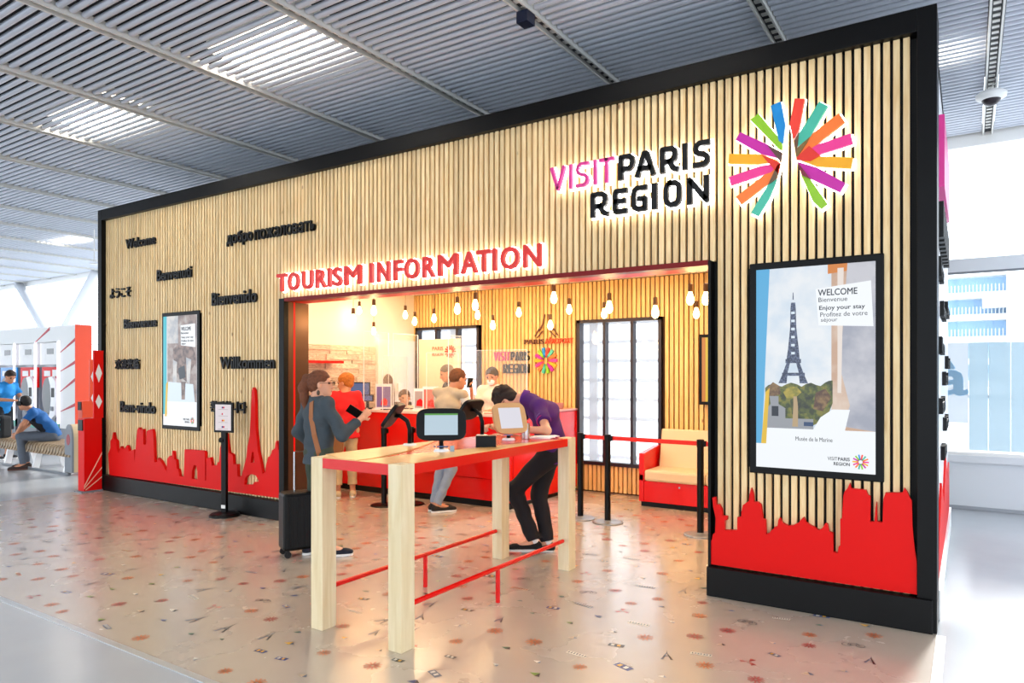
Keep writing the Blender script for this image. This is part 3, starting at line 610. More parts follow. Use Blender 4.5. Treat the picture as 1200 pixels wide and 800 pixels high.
ts = thing('information_sign', 'backlit red TOURISM INFORMATION lettering above the counter opening', 'sign', (-4.8, 5.2, 2.56))
for ch, a, b in TI:
    z0, z1 = 2.572, 2.77
    tm = text_mesh(ch, a, b, z0, z1, 5.15, 5.185, M['letter_red'], offset=.035)
    hm = text_mesh(ch, a, b, z0, z1, 5.20, 5.215, M['led'], offset=.035, pad=.011)
    for me in (tm, hm):
        for v in me.vertices: v.co = v.co - Vector(ts.location)
    f = obj('letter', tm, None, ts); obj('letter_halo', hm, None, f)

for s_, x0, x1, z0, z1, lb in [('Welcome', -9.82, -9.09, 3.385, 3.52, 'black Welcome lettering at the top left of the slatted wall'),
        ('Benvenuti', -9.05, -8.27, 2.88, 3.03, 'black Benvenuti lettering above the left display'), ('ようこそ', -10.24, -9.70, 2.72, 2.86, 'black Japanese greeting lettering near the left edge of the wall'),
    ('Bienvenido', -7.84, -6.97, 2.49, 2.65, 'black Bienvenido lettering left of the TOURISM sign'), ('Bienvenue', -9.87, -9.06, 2.28, 2.41, 'black Bienvenue lettering beside the left display'),
    ('欢迎光临', -10.1, -9.48, 1.715, 1.86, 'black Chinese greeting lettering left of the left display'), ('Willkommen', -7.67, -6.65, 1.71, 1.86, 'black Willkommen lettering left of the opening'),
    ('Bem-vindo', -9.97, -9.09, 1.115, 1.27, 'black Bem-vindo lettering lowest on the left of the wall'), ('환영합니다', -7.87, -7.17, 1.18, 1.32, 'black Korean greeting lettering behind the sign stand')]:
    cjk = ord(s_[0]) > 0x3000
    tag(place(text_mesh(s_, x0, x1, z0, z1, 5.222, 5.248, M['letter'], offset=.025 if cjk else .028), 'wall_word'), lb, 'lettering', 'black greetings on the slatted wall')

cy = thing('wall_word', 'black Cyrillic greeting lettering above the TOURISM sign', 'lettering', (-6.75, 5.25, 3.2), 0, 'black greetings on the slatted wall')
for s_, x0, x1, z0, z1 in (('добро', -7.54, -7.05, 3.185, 3.36), ('пожаловать', -7.01, -5.97, 3.215, 3.335)):
    me = text_mesh(s_, x0, x1, z0, z1, 5.222, 5.248, M['letter'], offset=.028)
    for v in me.vertices: v.co = v.co - Vector(cy.location)
    obj('word', me, None, cy)

# ---------------------------------------------------------------- displays
def emis(name, c, e=1.0): return mat(name, '0c0c0e', .3, emit=e, ecol=c)
E = {k: emis('screen_' + k, c, e) for k, (c, e) in dict(sky=('dfeefa', .9), blue=('58b8ec', .8), white=('f4f8fc', .95), yellow=('f6c820', .8), pillar=('e8c4a8', .75), pillar2=('c8ccd8', .7), tree=('7c8420', .45), tree2=('4c5c18', .35),
    tree3=('a06c40', .45), tower=('4c5c88', .4), ink=('30405c', .2), pink=('e84090', .6), teal=('20c8d8', .8), print_=('b8a8a0', .6), printd=('8c6c64', .45), printl=('d8d4d0', .7), bus=('3864a0', .4), base=('b8bcc4', .6), purple=('8428a8', .6), orange=('f49028', .7), gold=('e0c090', .6)).items()}
E['sky2'] = emis_noise('screen_cloudy_sky', 'cfe2f4', 'f4f8fc', 3.5, .85, .35, .6)
E['tree'] = emis_noise('screen_foliage', '3c4814', 'a8a030', 26, .5, .38, .62, '70801c'); E['tree2'] = emis_noise('screen_dark_foliage', '28340c', '748024', 30, .45, .38, .62); E['tree3'] = emis_noise('screen_brown_foliage', '6c4428', 'b89058', 30, .5, .38, .62)
E['yellow2'] = emis_noise('screen_yellow_foliage', '8c9020', 'd8c040', 28, .6, .38, .62); E['tower'] = emis_noise('screen_iron_lattice', '2c3c64', '7c8cb4', 90, .5, .42, .58)
E['pillar'] = emis_noise('screen_column', 'dcb498', 'f4dcc8', 5, .75); E['pillar2'] = emis_noise('screen_blurred_column', 'b0b4c4', 'dcdce4', 4, .75)
E['print_'] = emis_noise('screen_street', '8c7c7c', 'd8d0cc', 9, .65, .35, .65, 'b8a098'); E['printd'] = emis_noise('screen_street_dark', '6c5450', 'b49488', 14, .6); E['printl'] = emis_noise('screen_street_light', 'c0c4cc', 'ece8e4', 8, .75)
def display(label, x0, x1, z0, z1, y, bez=.05, group=None):
    t = thing('wall_display', label, 'display', ((x0 + x1) / 2, y, z0))
    w_ = (x1 - x0) / 2; h_ = z1 - z0
    obj('casing', MB().box(-w_, w_, -.05, .04, 0, h_), M['frame'], t, bevel=.006)
    sc = obj('screen', MB().box(-w_ + bez, w_ - bez, -.054, -.05, bez, h_ - bez), E['sky2'], t)
    return t, sc, w_ - bez, bez, h_ - bez
lay = [0]
def uvp(parent, pts, m, w_, z0, z1, dep=0, name='picture_area'):
    lay[0] += 1; y = -.0545 - .0012 * dep - .00002 * (lay[0] % 40)
    return obj(name, MB().prism_y([(-w_ + 2 * w_ * u, z1 - (z1 - z0) * v) for u, v in pts], y, -.0535), m, parent)
def R_(u0, v0, u1, v1): return [(u0, v0), (u1, v0), (u1, v1), (u0, v1)]
def uvtext(parent, s, u0, v0, u1, v1, w_, z0, z1, m, off=0, dep=5, name='caption'):
    me = text_mesh(s, -w_ + 2 * w_ * u0, -w_ + 2 * w_ * u1, z1 - (z1 - z0) * v1, z1 - (z1 - z0) * v0, -.062, -.0555, m, offset=off)
    return obj(name, me, None, parent)
def mini_emblem(parent, u, v, s, w_, z0, z1, mats_=None, asp=None):
    cols_ = ['ray_rred', 'ray_teal', 'ray_rorange', 'ray_rpink', 'ray_amber', 'ray_purple', 'ray_green', 'ray_teal', 'ray_rorange', 'ray_rpink', 'ray_amber', 'ray_purple', 'ray_green', 'ray_blue']
    cx = -w_ + 2 * w_ * u; cz = z1 - (z1 - z0) * v; mb = MB()
    for k, c in enumerate(cols_):
        t = PI / 2 - (k + .5) * 2 * PI / 14; a, b = math.cos(t), math.sin(t); h = s * .1
        mb.prism_y([(cx + s * .25 * a - h * b, cz + s * .25 * b + h * a), (cx + s * .25 * a + h * b, cz + s * .25 * b - h * a), (cx + s * a + h * b, cz + s * b - h * a), (cx + s * a - h * b, cz + s * b + h * a)], -.061, -.0555, k)
    return obj('emblem', mb, [M[c] for c in cols_], parent)
td, sc, w_, z0, z1 = display('large display with lattice tower photo on the right of the wall', -1.341, -.470, .93, 2.452, 5.283)
a = (w_, z0, z1)
uvp(sc, R_(.65, 0, 1, .80), E['pillar'], *a, 0); uvp(sc, [(.62, 0), (.9, 0), (.9, .03), (.62, .045)], E['orange'], *a, 1)
uvp(sc, [(.78, 0), (.72, .5), (.80, .68), (.74, .78), (1, .8), (1, 0)], E['pillar2'], *a, 1)
uvp(sc, [(.70, .02), (.75, .02), (.73, .62), (.70, .62)], emis('screen_pale_column', 'fbeee4', .8), *a, 2)
uvp(sc, [(.50, .80), (.56, .74), (.66, .70), (.80, .70), (.76, .80)], E['white'], *a, 3)
uvp(sc, [(0, 0), (.12, 0), (.05, .88), (0, .88)], E['blue'], *a, 3); uvp(sc, [(.085, .62), (.12, .60), (.09, .88), (.045, .88)], E['yellow'], *a, 4)
uvp(sc, [(.09, .80), (.08, .60), (.11, .585), (.15, .578), (.19, .588), (.23, .592), (.27, .58), (.31, .572), (.36, .58), (.40, .592), (.44, .578), (.48, .572), (.52, .582), (.56, .588), (.60, .570), (.63, .562), (.66, .56), (.66, .67), (.64, .70), (.62, .73), (.57, .76), (.5, .78), (.4, .80)], E['tree'], *a, 1)
uvp(sc, [(.1, .60), (.15, .57), (.21, .59), (.22, .63), (.1, .65)], E['tree3'], *a, 2); uvp(sc, [(.3, .66), (.4, .62), (.5, .64), (.46, .72), (.32, .73)], E['tree2'], *a, 2)
uvp(sc, [(.52, .62), (.6, .6), (.65, .64), (.58, .71), (.5, .7)], E['tree3'], *a, 2); uvp(sc, [(.24, .62), (.29, .59), (.36, .592), (.40, .62), (.34, .65), (.27, .65)], E['yellow2'], *a, 2)
uvp(sc, R_(.1, .75, .5, .80), E['base'], *a, 2)
# statue on base, kiosk
uvp(sc, [(.12, .64), (.2, .64), (.2, .68), (.26, .70), (.26, .76), (.1, .76), (.1, .70), (.13, .68)], E['base'], *a, 3); uvp(sc, [(.14, .69), (.2, .69), (.2, .74), (.14, .74)], E['ink'], *a, 4)
uvp(sc, [(.33, .64), (.36, .64), (.37, .69), (.37, .79), (.32, .79), (.33, .69)], E['gold'], *a, 3); uvp(sc, R_(.42, .765, .5, .785), E['bus'], *a, 3)
# lattice tower
uvp(sc, [(.325, .125), (.33, .125), (.332, .16), (.323, .16)], E['tower'], *a, 3, 'tower')
uvp(sc, [(.31, .175), (.345, .175), (.35, .2), (.355, .3), (.375, .40), (.385, .46), (.27, .46), (.285, .40), (.302, .3), (.306, .2)], E['tower'], *a, 3, 'tower')
uvp(sc, R_(.262, .455, .395, .475), E['tower'], *a, 4, 'tower')
uvp(sc, [(.27, .475), (.30, .475), (.28, .52), (.27, .575), (.2, .575), (.235, .53)], E['tower'], *a, 3, 'tower'); uvp(sc, [(.385, .475), (.355, .475), (.375, .52), (.385, .575), (.455, .575), (.42, .53)], E['tower'], *a, 3, 'tower')
uvp(sc, R_(.232, .523, .428, .538), E['tower'], *a, 4, 'tower')
for vv in (.22, .26, .30, .34, .38, .42): uvp(sc, [(.312, vv), (.343, vv), (.343, vv + .012), (.312, vv + .012)], E['sky'], *a, 5, 'tower_gap')
# caption card and footer
uvp(sc, [(.52, .115), (.965, .09), (.985, .305), (.545, .292)], E['white'], *a, 6, 'caption_card')
def cap(s, u0, v0, u1, v1, off=.0): 
    me = text_mesh(s, -w_ + 2 * w_ * u0, -w_ + 2 * w_ * u1, z1 - (z1 - z0) * v1, z1 - (z1 - z0) * v0, -.064, -.062, E['ink'], offset=off); obj('caption', me, None, sc)
cap('WELCOME', .54, .118, .86, .150, .02); cap('Bienvenue', .545, .158, .78, .180); cap('Enjoy your stay', .55, .198, .92, .225, .02); cap('Profitez de votre', .56, .23, .94, .252); cap('séjour', .565, .258, .70, .282)
uvp(sc, R_(0, .88, 1, 1), E['white'], *a, 3, 'footer'); uvp(sc, R_(.045, .80, 1, .885), E['white'], *a, 2, 'footer')
cap('Musée de la Marine', .35, .838, .66, .858); cap('VISIT', .62, .928, .70, .945); cap('PARIS', .705, .928, .80, .945, .03); cap('REGION', .67, .952, .80, .968, .03)
mini_emblem(sc, .885, .945, .05, *a)

td, sc, w_, z0, z1 = display('narrow-looking display with a faded street photo on the left of the wall', -8.94, -8.105, .93, 2.452, 5.283)
a = (w_, z0, z1)
uvp(sc, R_(.12, 0, 1, .78), E['print_'], *a, 0); uvp(sc, R_(.12, 0, .45, .25), E['printl'], *a, 1); uvp(sc, [(.3, .3), (.8, .2), (1, .4), (.7, .6), (.35, .5)], E['printd'], *a, 1)
uvp(sc, [(.45, .48), (.65, .45), (.68, .56), (.5, .58)], E['ink'], *a, 2); uvp(sc, [(.7, .38), (.85, .4), (.8, .62), (.72, .6)], E['printl'], *a, 3); uvp(sc, [(.3, .40), (.42, .42), (.4, .66), (.3, .6)], E['printl'], *a, 2)
uvp(sc, [(.15, .6), (.9, .62), (.95, .78), (.12, .78)], E['sky'], *a, 2); uvp(sc, [(.55, .6), (.68, .6), (.66, .76), (.56, .76)], E['printd'], *a, 3)
uvp(sc, R_(0, 0, .09, .92), E['teal'], *a, 4); uvp(sc, [(.09, .62), (.14, .60), (.11, .92), (.05, .92)], E['yellow'], *a, 5)
uvp(sc, R_(.12, .78, 1, .9), E['white'], *a, 4, 'footer'); uvp(sc, R_(0, .9, 1, 1), E['white'], *a, 4, 'footer')
uvp(sc, [(.54, .09), (.96, .08), (.97, .29), (.55, .27)], E['white'], *a, 6, 'caption_card')
cap('WELCOME', .56, .105, .85, .14, .02); cap('Bienvenue', .56, .15, .78, .17); cap('Enjoy your stay', .57, .19, .92, .212, .02); cap('Profitez de votre', .57, .22, .93, .24); cap('séjour', .57, .248, .70, .27)
cap('VISIT PARIS', .62, .928, .80, .945); cap('REGION', .67, .952, .80, .968, .03); mini_emblem(sc, .885, .945, .045, *a)
# inner display on the back wall
td, sc, w_, z0, z1 = display('dark framed display with orange and purple picture on the back wall', -2.87, -2.05, 1.26, 2.15, 8.8, .04)
uvp(sc, R_(0, 0, .35, 1), E['yellow'], w_, z0, z1, 0); uvp(sc, [(.3, 0), (1, 0), (1, 1), (.1, 1)], E['purple'], w_, z0, z1, 1); uvp(sc, R_(0, 0, .06, 1), E['orange'], w_, z0, z1, 2)

# back wall logos
bw = thing('back_wall_sign', 'VISIT PARIS REGION lettering with small rosette on the slatted back wall', 'sign', (-5.5, 8.83, 1.7))
def gl2(ch, x0, x1, z0, z1, th, m): return obj('letter', at_local(glyph(ch, x0, x1, z0, z1, th, 8.815, 8.845), bw.location), m, bw)
lx = -6.081
for i, ch in enumerate('VISITPARIS'):
    wd = .022 if ch == 'I' else .062
    gl2(ch, lx, lx + wd, 1.85, 1.985, .012 if i < 5 else .017, M['pink'] if i < 5 else M['letter']); lx += wd + .014
    if i == 4: lx += .008
lx = -5.91
for ch in 'REGION':
    wd = .022 if ch == 'I' else .075
    gl2(ch, lx, lx + wd, 1.66, 1.80, .018, M['letter']); lx += wd + .013
sm_ = at_local(MB(), (0, 0, 0)); cols_ = ['ray_rred', 'ray_teal', 'ray_rorange', 'ray_rpink', 'ray_amber', 'ray_purple', 'ray_green', 'ray_teal', 'ray_rorange', 'ray_rpink', 'ray_amber', 'ray_purple', 'ray_green', 'ray_blue']
for k, c in enumerate(cols_):
    t = PI / 2 - (k + .5) * 2 * PI / 14; ca, sa = math.cos(t), math.sin(t); s_ = .19; hh = .022; cx, cz = -5.165 + 5.5, 1.845 - 1.7
    obj('ray', MB().prism_y([(cx + .05 * ca - hh * sa, cz + .05 * sa + hh * ca), (cx + .05 * ca + hh * sa, cz + .05 * sa - hh * ca), (cx + s_ * ca + hh * sa, cz + s_ * sa - hh * ca), (cx + s_ * ca - hh * sa, cz + s_ * sa + hh * ca)], -.02, .015), M[c], bw)
pa = thing('airport_sign', 'PARIS AEROPORT lettering with a small tower outline on the back wall', 'sign', (-5.13, 8.83, 2.08))
brown = mat('brown_letter', '6c3c28', .5); orl = mat('orange_letter', 'f0562c', .5)
for s_, x0, x1, m in (('PARIS', -5.54, -5.20, brown), ('AÉROPORT', -5.18, -4.72, orl)):
    me = text_mesh(s_, x0, x1, 2.09, 2.16 if 'É' not in s_ else 2.185, 8.815, 8.845, m, offset=.02)
    for v in me.vertices: v.co = v.co - Vector(pa.location)
    obj('letters', me, None, pa)
for sx in (-1, 1):
    for k, (u0, v0, u1, v1) in enumerate([(.02, .44, .05, .3), (.05, .3, .11, .2), (.09, .26, .19, .12), (.05, .2, .15, .10)]):
        obj('stroke', MB().prism_y([(-.03 + sx * u0, v0), (-.03 + sx * (u0 + .015), v0), (-.03 + sx * (u1 + .015), v1), (-.03 + sx * u1, v1)], -.01, .01), brown, pa)

# ================================================================ TABLE
tb = thing('standing_table', 'tall red-topped standing table on pale square wooden legs in front of the opening', 'table', (-3.19, 4.185, 0))
X0, X1, Y0, Y1 = -.39, .39, -1.085, 1.085
for x, y in ((X0, Y0), (X1 - .105, Y0), (X0, Y1 - .105), (X1 - .105, Y1 - .105)):
    obj('leg', MB().box(x, x + .105, y, y + .12, 0, 1.112), M['leg_wood'], tb, bevel=.003)
obj('tabletop', MB().box(X0 + .105, X1 - .105, Y0 + .004, Y1 - .004, 1.045, 1.11).box(X0 + .003, X0 + .105, Y0 + .12, Y1 - .12, 1.045, 1.11).box(X1 - .105, X1 - .003, Y0 + .12, Y1 - .12, 1.045, 1.11), M['red_table'], tb)
# curved oak leaf lying on the near end and the left side, and a slim band painting in the slats' reflection along the right side
lf = [(X0 + .004, Y0 + .12), (X0 + .107, Y0 + .12), (X0 + .107, Y0 + .006), (.02, Y0 + .006), (.03, -.98), (0, -.80), (-.04, -.62), (-.10, -.44), (-.18, -.26), (-.27, -.06), (-.34, .08), (-.386, .20)]
obj('curved_overlay', MB().prism_z(lf, 1.108, 1.118), M['veneer_and_reflection'], tb, label='curved pale oak leaf on the near left of the red top')
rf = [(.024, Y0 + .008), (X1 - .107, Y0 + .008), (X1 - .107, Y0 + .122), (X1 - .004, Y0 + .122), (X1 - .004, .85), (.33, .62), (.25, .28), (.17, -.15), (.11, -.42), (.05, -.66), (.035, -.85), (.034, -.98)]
obj('curved_overlay', MB().prism_z(rf, 1.108, 1.1135), M['veneer_and_reflection'], tb, label='narrow golden reflection of the slats painted along the right edge of the red top')
for sx, xr in ((1, X1 - .05), (-1, X0 + .05)):
    r_ = obj('foot_rail', MB().tube([(xr, Y0 + .12, .25), (xr, Y1 - .12, .25)], .017, 8), M['red'], tb)
    obj('rail_post', MB().tube([(xr, 0, 0), (xr, 0, .24)], .017, 8), M['red'], r_)
def kiosk(label, x, y, zc, face, w_, h_, body, tilt, scr_m, arm='stem', group=None, z0=1.112):
    t = thing('tablet_kiosk', label, 'tablet', (x, y, z0), face)      # local -Y is the screen side
    obj('base_disc', MB().lathe([(.055, 0), (.055, .008), (.045, .018), (.02, .02)], n=24), M['white_gloss'], t, smooth=False)
    dz = zc - z0
    if arm == 'stem': obj('stem', MB().tube([(0, .0, .015), (0, .0, dz * .7), (0, -.005, dz)], .016, 10), M['black'], t, smooth=True)
    else: obj('stem', MB().tube([(0, .0, .015), (0, .0, dz * .55), (0, -.02, dz * .82), (0, -.07, dz * .98), (0, -.115, dz)], .017, 10), M['black'], t, smooth=True)
    off = -.02 if arm == 'stem' else -.125
    mt = Matrix.Translation((0, off, dz)) @ Matrix.Rotation(tilt, 4, 'X')
    n = 28; pts = []
    for k in range(n):
        a_ = 2 * PI * k / n; c, s2 = math.cos(a_), math.sin(a_); pts.append((w_ / 2 * math.copysign(abs(c) ** .45, c), h_ / 2 * math.copysign(abs(s2) ** .45, s2)))
    bd = MB().prism_y(pts, -.014, .014).xf(mt); hs = obj('tablet_case', bd, body, t, bevel=.004)
    sc_ = obj('screen', MB().box(-w_ * .33, w_ * .33, -.017, -.0135, -h_ * .33, h_ * .33).xf(mt), scr_m, hs)
    return t, hs, mt
scrm = emis('tablet_screen', 'cfe6f4', .75)
t, hs, mt = kiosk('black tablet kiosk with a lit pale blue screen facing the camera on the standing table', -3.07, 3.81, 1.30, math.radians(38), .345, .225, M['black'], math.radians(-12), scrm)
obj('screen_bar', MB().box(-.114, .114, -.0185, -.017, .063, .0745).xf(mt), emis('tablet_green', '6cc04a', .6), hs)
obj('screen_text', MB().box(-.055, -.04, -.0185, -.017, .03, .04).box(-.03, .045, -.0185, -.017, .03, .04).box(.0, .03, -.0185, -.017, -.055, -.05), emis('tablet_blue', '2a6cb0', .4), hs)
obj('screen_text', MB().box(-.105, -.07, -.018, -.017, -.06, -.03).box(.06, .09, -.018, -.017, 0, .04), emis('tablet_pale', 'b4cddc', .6), hs)
kiosk('black tablet kiosk on a curved arm seen side-on at the left of the standing table', -3.50, 3.97, 1.34, math.radians(-62), .30, .21, M['black'], math.radians(-35), scrm, 'goose')
kiosk('black tablet kiosk seen from behind at the far left of the standing table', -3.50, 4.9, 1.34, math.radians(-88), .30, .21, M['black'], math.radians(-35), scrm, 'goose')
t, hs, mt = kiosk('tan wooden-faced tablet kiosk near the bent man in purple', -3.13, 4.75, 1.29, math.radians(62), .30, .26, mat('tan_case', 'c89c68', .5), math.radians(-20), emis('tablet_white', 'eceaf4', .85))
obj('screen_text', MB().box(-.06, .03, -.0185, -.017, .04, .048), emis('tablet_violet', '7c8cc8', .5), hs)
tag(obj('card_box', MB().box(-.075, .075, -.03, .03, 0, .085), M['black'], bevel=.004), 'small black box lying behind the front tablet on the standing table', 'box').location = (-2.98, 4.22, 1.111)
bpy.data.objects['card_box'].rotation_euler = (0, 0, math.radians(35))
cu_ = MB().lathe([(.030, 0), (.034, .002), (.037, .13), (.034, .13), (.031, .006)], n=24)
c_ = tag(obj('metal_cup', cu_, M['chrome'], smooth=False), 'brushed steel cup beside the tan tablet', 'cup'); c_.location = (-3.08, 4.93, 1.111); arc_smooth(c_)
for k in range(3):
    o = tag(obj('leaflet', MB().box(-.10, .10, -.05, .05, 0, .006), M['paper']), ['bottom white leaflet under the arm of the man in purple', 'middle white leaflet under the arm of the man in purple', 'topmost white leaflet under the arm of the man in purple'][k], 'leaflet', 'leaflets at the far end of the standing table'); o.location = (-3.02 + .02 * k, 5.06 + .02 * k, 1.111 + .0065 * k); o.rotation_euler = (0, 0, .3 + .3 * k)

# ================================================================ STANCHIONS
def stanchion(x, y, label, sil=True):
    t = thing('stanchion', label, 'barrier post', (x, y, 0), 0, 'belt barrier posts')
    obj('base', MB().lathe([(.17, 0), (.17, .008), (.15, .016), (.04, .022), (.035, .03)], n=32), M['grey'] if sil else M['black'], t, smooth=False)
    obj('post', MB().lathe([(.034, .02), (.034, .93)], n=20), M['black'], t)
    obj('belt_head', MB().lathe([(.036, .90), (.038, .905), (.038, .975), (.03, .98)], n=20).box(.03, .06, -.02, .02, .91, .965), M['black'], t)
    return t
stanchion(-3.72, 7.14, 'black barrier post with grey disc base nearest the red cabinet'); stanchion(-3.36, 7.10, 'black barrier post with grey disc base in front of the tall window')
stanchion(-2.30, 7.06, 'black barrier post with grey disc base in front of the sofa')
stanchion(-6.15, 6.49, 'black barrier post left of the front tablet, near the red counter', False); stanchion(-5.93, 6.75, 'black barrier post half hidden behind the table, right beside the counter', False)
for a_, b_, lb in (((-3.66, 7.135), (-3.395, 7.10), 'short red belt between the two left barrier posts'), ((-3.30, 7.10), (-2.335, 7.06), 'long red belt stretched in front of the window and sofa'), ((-2.24, 7.055), (-1.2, 7.0), 'red belt running right from the last barrier post')):
    tag(obj('barrier_belt', MB().add([(a_[0], a_[1], .915), (b_[0], b_[1], .915), (b_[0], b_[1], .96), (a_[0], a_[1], .96), (a_[0], a_[1] + .004, .915), (b_[0], b_[1] + .004, .915), (b_[0], b_[1] + .004, .96), (a_[0], a_[1] + .004, .96)],
        [(0, 1, 2, 3), (7, 6, 5, 4), (3, 2, 6, 7), (0, 4, 5, 1), (0, 3, 7, 4), (1, 5, 6, 2)]), M['red_belt']), lb, 'belt', 'barrier belts')

# sign stand
ss = thing('sign_stand', 'black sign stand with a framed language notice before the slatted wall', 'sign stand', (-7.25, 5.0, 0), math.radians(12))
obj('base', MB().lathe([(.17, 0), (.17, .02), (.15, .035), (.05, .045)], n=32), M['black'], ss)
obj('post', MB().box(-.035, .035, -.02, .02, .04, .98), M['black'], ss, bevel=.003)
obj('knob', MB().tube([(-.06, 0, .88), (.0, 0, .88)], .03, 14), M['black'], ss); obj('post_label', MB().box(-.03, .03, -.023, -.02, .09, .13), M['paper'], ss)
fr = obj('sign_frame', MB().box(-.14, .14, -.02, .0, .97, 1.32).box(-.015, .015, -.012, .0, .93, .98), M['black'], ss, bevel=.003)
obj('notice', MB().box(-.115, .115, -.023, -.02, .995, 1.295), mat('notice_paper', 'e8dcdc', .6), fr)
for k, (c1, c2) in enumerate((('203080', 'd02030'), ('d02030', 'f0f0f0'), ('d02030', 'f0b020'), ('203080', 'd02030'))):
    z_ = 1.27 - k * .075; obj('flag', MB().box(-.02, 0, -.0245, -.023, z_ - .02, z_), mat('flag_a%d' % k, c1, .6), fr); obj('flag', MB().box(0, .02, -.0245, -.023, z_ - .02, z_), mat('flag_b%d' % k, c2, .6), fr)
    obj('notice_line', MB().box(-.07, .07, -.0242, -.023, z_ - .034, z_ - .031), mat('line%d' % k, 'a09090', .6), fr)

# sofa
so = thing('sofa', 'red boxy sofa with cream leather seat and back beside the tall window', 'sofa', (-3.457, 8.22, 0))
obj('base', MB().box(.06, 1.6, .0, .58, .06, .32).box(.0, .06, -.01, .6, .06, .40), M['red'], so, bevel=.005)
obj('plinth', MB().box(.02, 1.6, .02, .56, 0, .06), M['black'], so)
obj('arm', MB().prism_x([(-.01, .32), (.6, .32), (.6, .72), (.5, .72), (-.01, .66)], 0, .07), M['red'], so, bevel=.004)
obj('arm', MB().prism_x([(-.01, .06), (.6, .06), (.6, .72), (.5, .72), (-.01, .66)], 1.6, 1.67), M['red'], so, bevel=.004)
obj('seat_cushion', MB().box(.075, .84, -.03, .46, .32, .46), M['cream_leather'], so, bevel=.03); obj('seat_cushion', MB().box(.845, 1.595, -.03, .46, .32, .46), M['cream_leather'], so, bevel=.03)
obj('back_cushion', MB().prism_x([(.40, .44), (.58, .44), (.60, .93), (.50, .94)], .10, .845), M['cream_leather'], so, bevel=.02); obj('back_cushion', MB().prism_x([(.40, .44), (.58, .44), (.60, .93), (.50, .94)], .85, 1.595), M['cream_leather'], so, bevel=.02)
obj('lock', MB().tube([(.52, -.004, .27), (.52, .01, .27)], .012, 12), M['chrome'], so)

# counter
ct = thing('reception_counter', 'long glossy red reception counter with white top inside the opening', 'counter', (-7.68, 7.10, 0))
obj('front_panel', MB().box(0, 3.03, 0, .05, .35, 1.12), M['red'], ct, bevel=.003); obj('front_panel', MB().box(0, 3.03, .012, .05, .08, .345), M['red'], ct, bevel=.003)
obj('kick', MB().box(.02, 3.01, .03, .05, 0, .08), M['black'], ct); obj('worktop', MB().box(0, 2.58, -.01, .5, 1.12, 1.15).box(2.58, 3.03, -.01, .05, 1.12, 1.15), mat('counter_top', 'f0d0c4', .3), ct, bevel=.003)
obj('body', MB().box(0, 2.55, .06, .45, .0, 1.1), M['red_matte'], ct)
cb = thing('red_cabinet', 'glossy red storage cabinet closing the right end of the counter', 'cabinet', (-4.65, 7.16, 0))
obj('body', MB().box(-.42, -.02, .0, 1.66, .05, 1.14), M['red'], cb); obj('kick', MB().box(-.4, -.03, .02, 1.64, 0, .05), M['black'], cb)
for k in range(3):
    d_ = obj('door', MB().box(-.02, 0, .005 + k * .555, .55 + k * .555, .06, 1.13), M['red'], cb, bevel=.003)
    obj('handle', MB().box(0, .015, .50 + k * .555, .52 + k * .555, .83, .99), M['red_matte'], d_)
obj('cabinet_top', MB().box(-.44, .01, 0, 1.68, 1.14, 1.165), mat('cab_top', 'e89c90', .3), cb, bevel=.003)
tag(obj('wooden_tray', MB().box(-5.0, -4.72, 8.3, 8.55, 1.166, 1.176).box(-5.0, -4.98, 8.3, 8.55, 1.176, 1.25).box(-4.74, -4.72, 8.3, 8.55, 1.176, 1.25).box(-4.98, -4.74, 8.3, 8.32, 1.176, 1.25).box(-4.98, -4.74, 8.53, 8.55, 1.176, 1.25), mat('tray', 'c87c64', .5)), 'small wooden tray on top of the red cabinet', 'tray')
# acrylic screens
for i, (x, y0_, L_, h_, ang) in enumerate([(-6.78, 7.13, .5, .75, 90), (-6.58, 7.13, .5, 1.05, 90), (-6.05, 7.2, .45, .78, 60), (-5.35, 7.3, .75, .8, 8), (-5.68, 7.2, .3, 1.0, 85), (-7.14, 7.13, .5, 1.1, 90)]):
    t = thing('acrylic_screen', ['clear acrylic screen beside the seated clerk', 'tall clear acrylic screen left of the leaflet stand', 'clear acrylic screen behind the boy in beige', 'broad clear acrylic screen before the masked clerk', 'clear acrylic screen turned edge-on between the clerks', 'clear acrylic screen near the woman in red'][i], 'screen', (x, y0_, 1.15), math.radians(ang))
    obj('pane', MB().box(0, L_, -.004, .004, .0, h_), M['plexi'], t); obj('edge', MB().box(-.006, .0, -.005, .005, 0, h_).box(0, L_, -.005, .005, h_, h_ + .005).box(L_, L_ + .006, -.005, .005, 0, h_), M['white_gloss'], t)
    obj('foot', MB().box(.02, .10, -.06, .06, 0, .012).box(L_ - .1, L_ - .02, -.06, .06, 0, .012), M['black'], t)
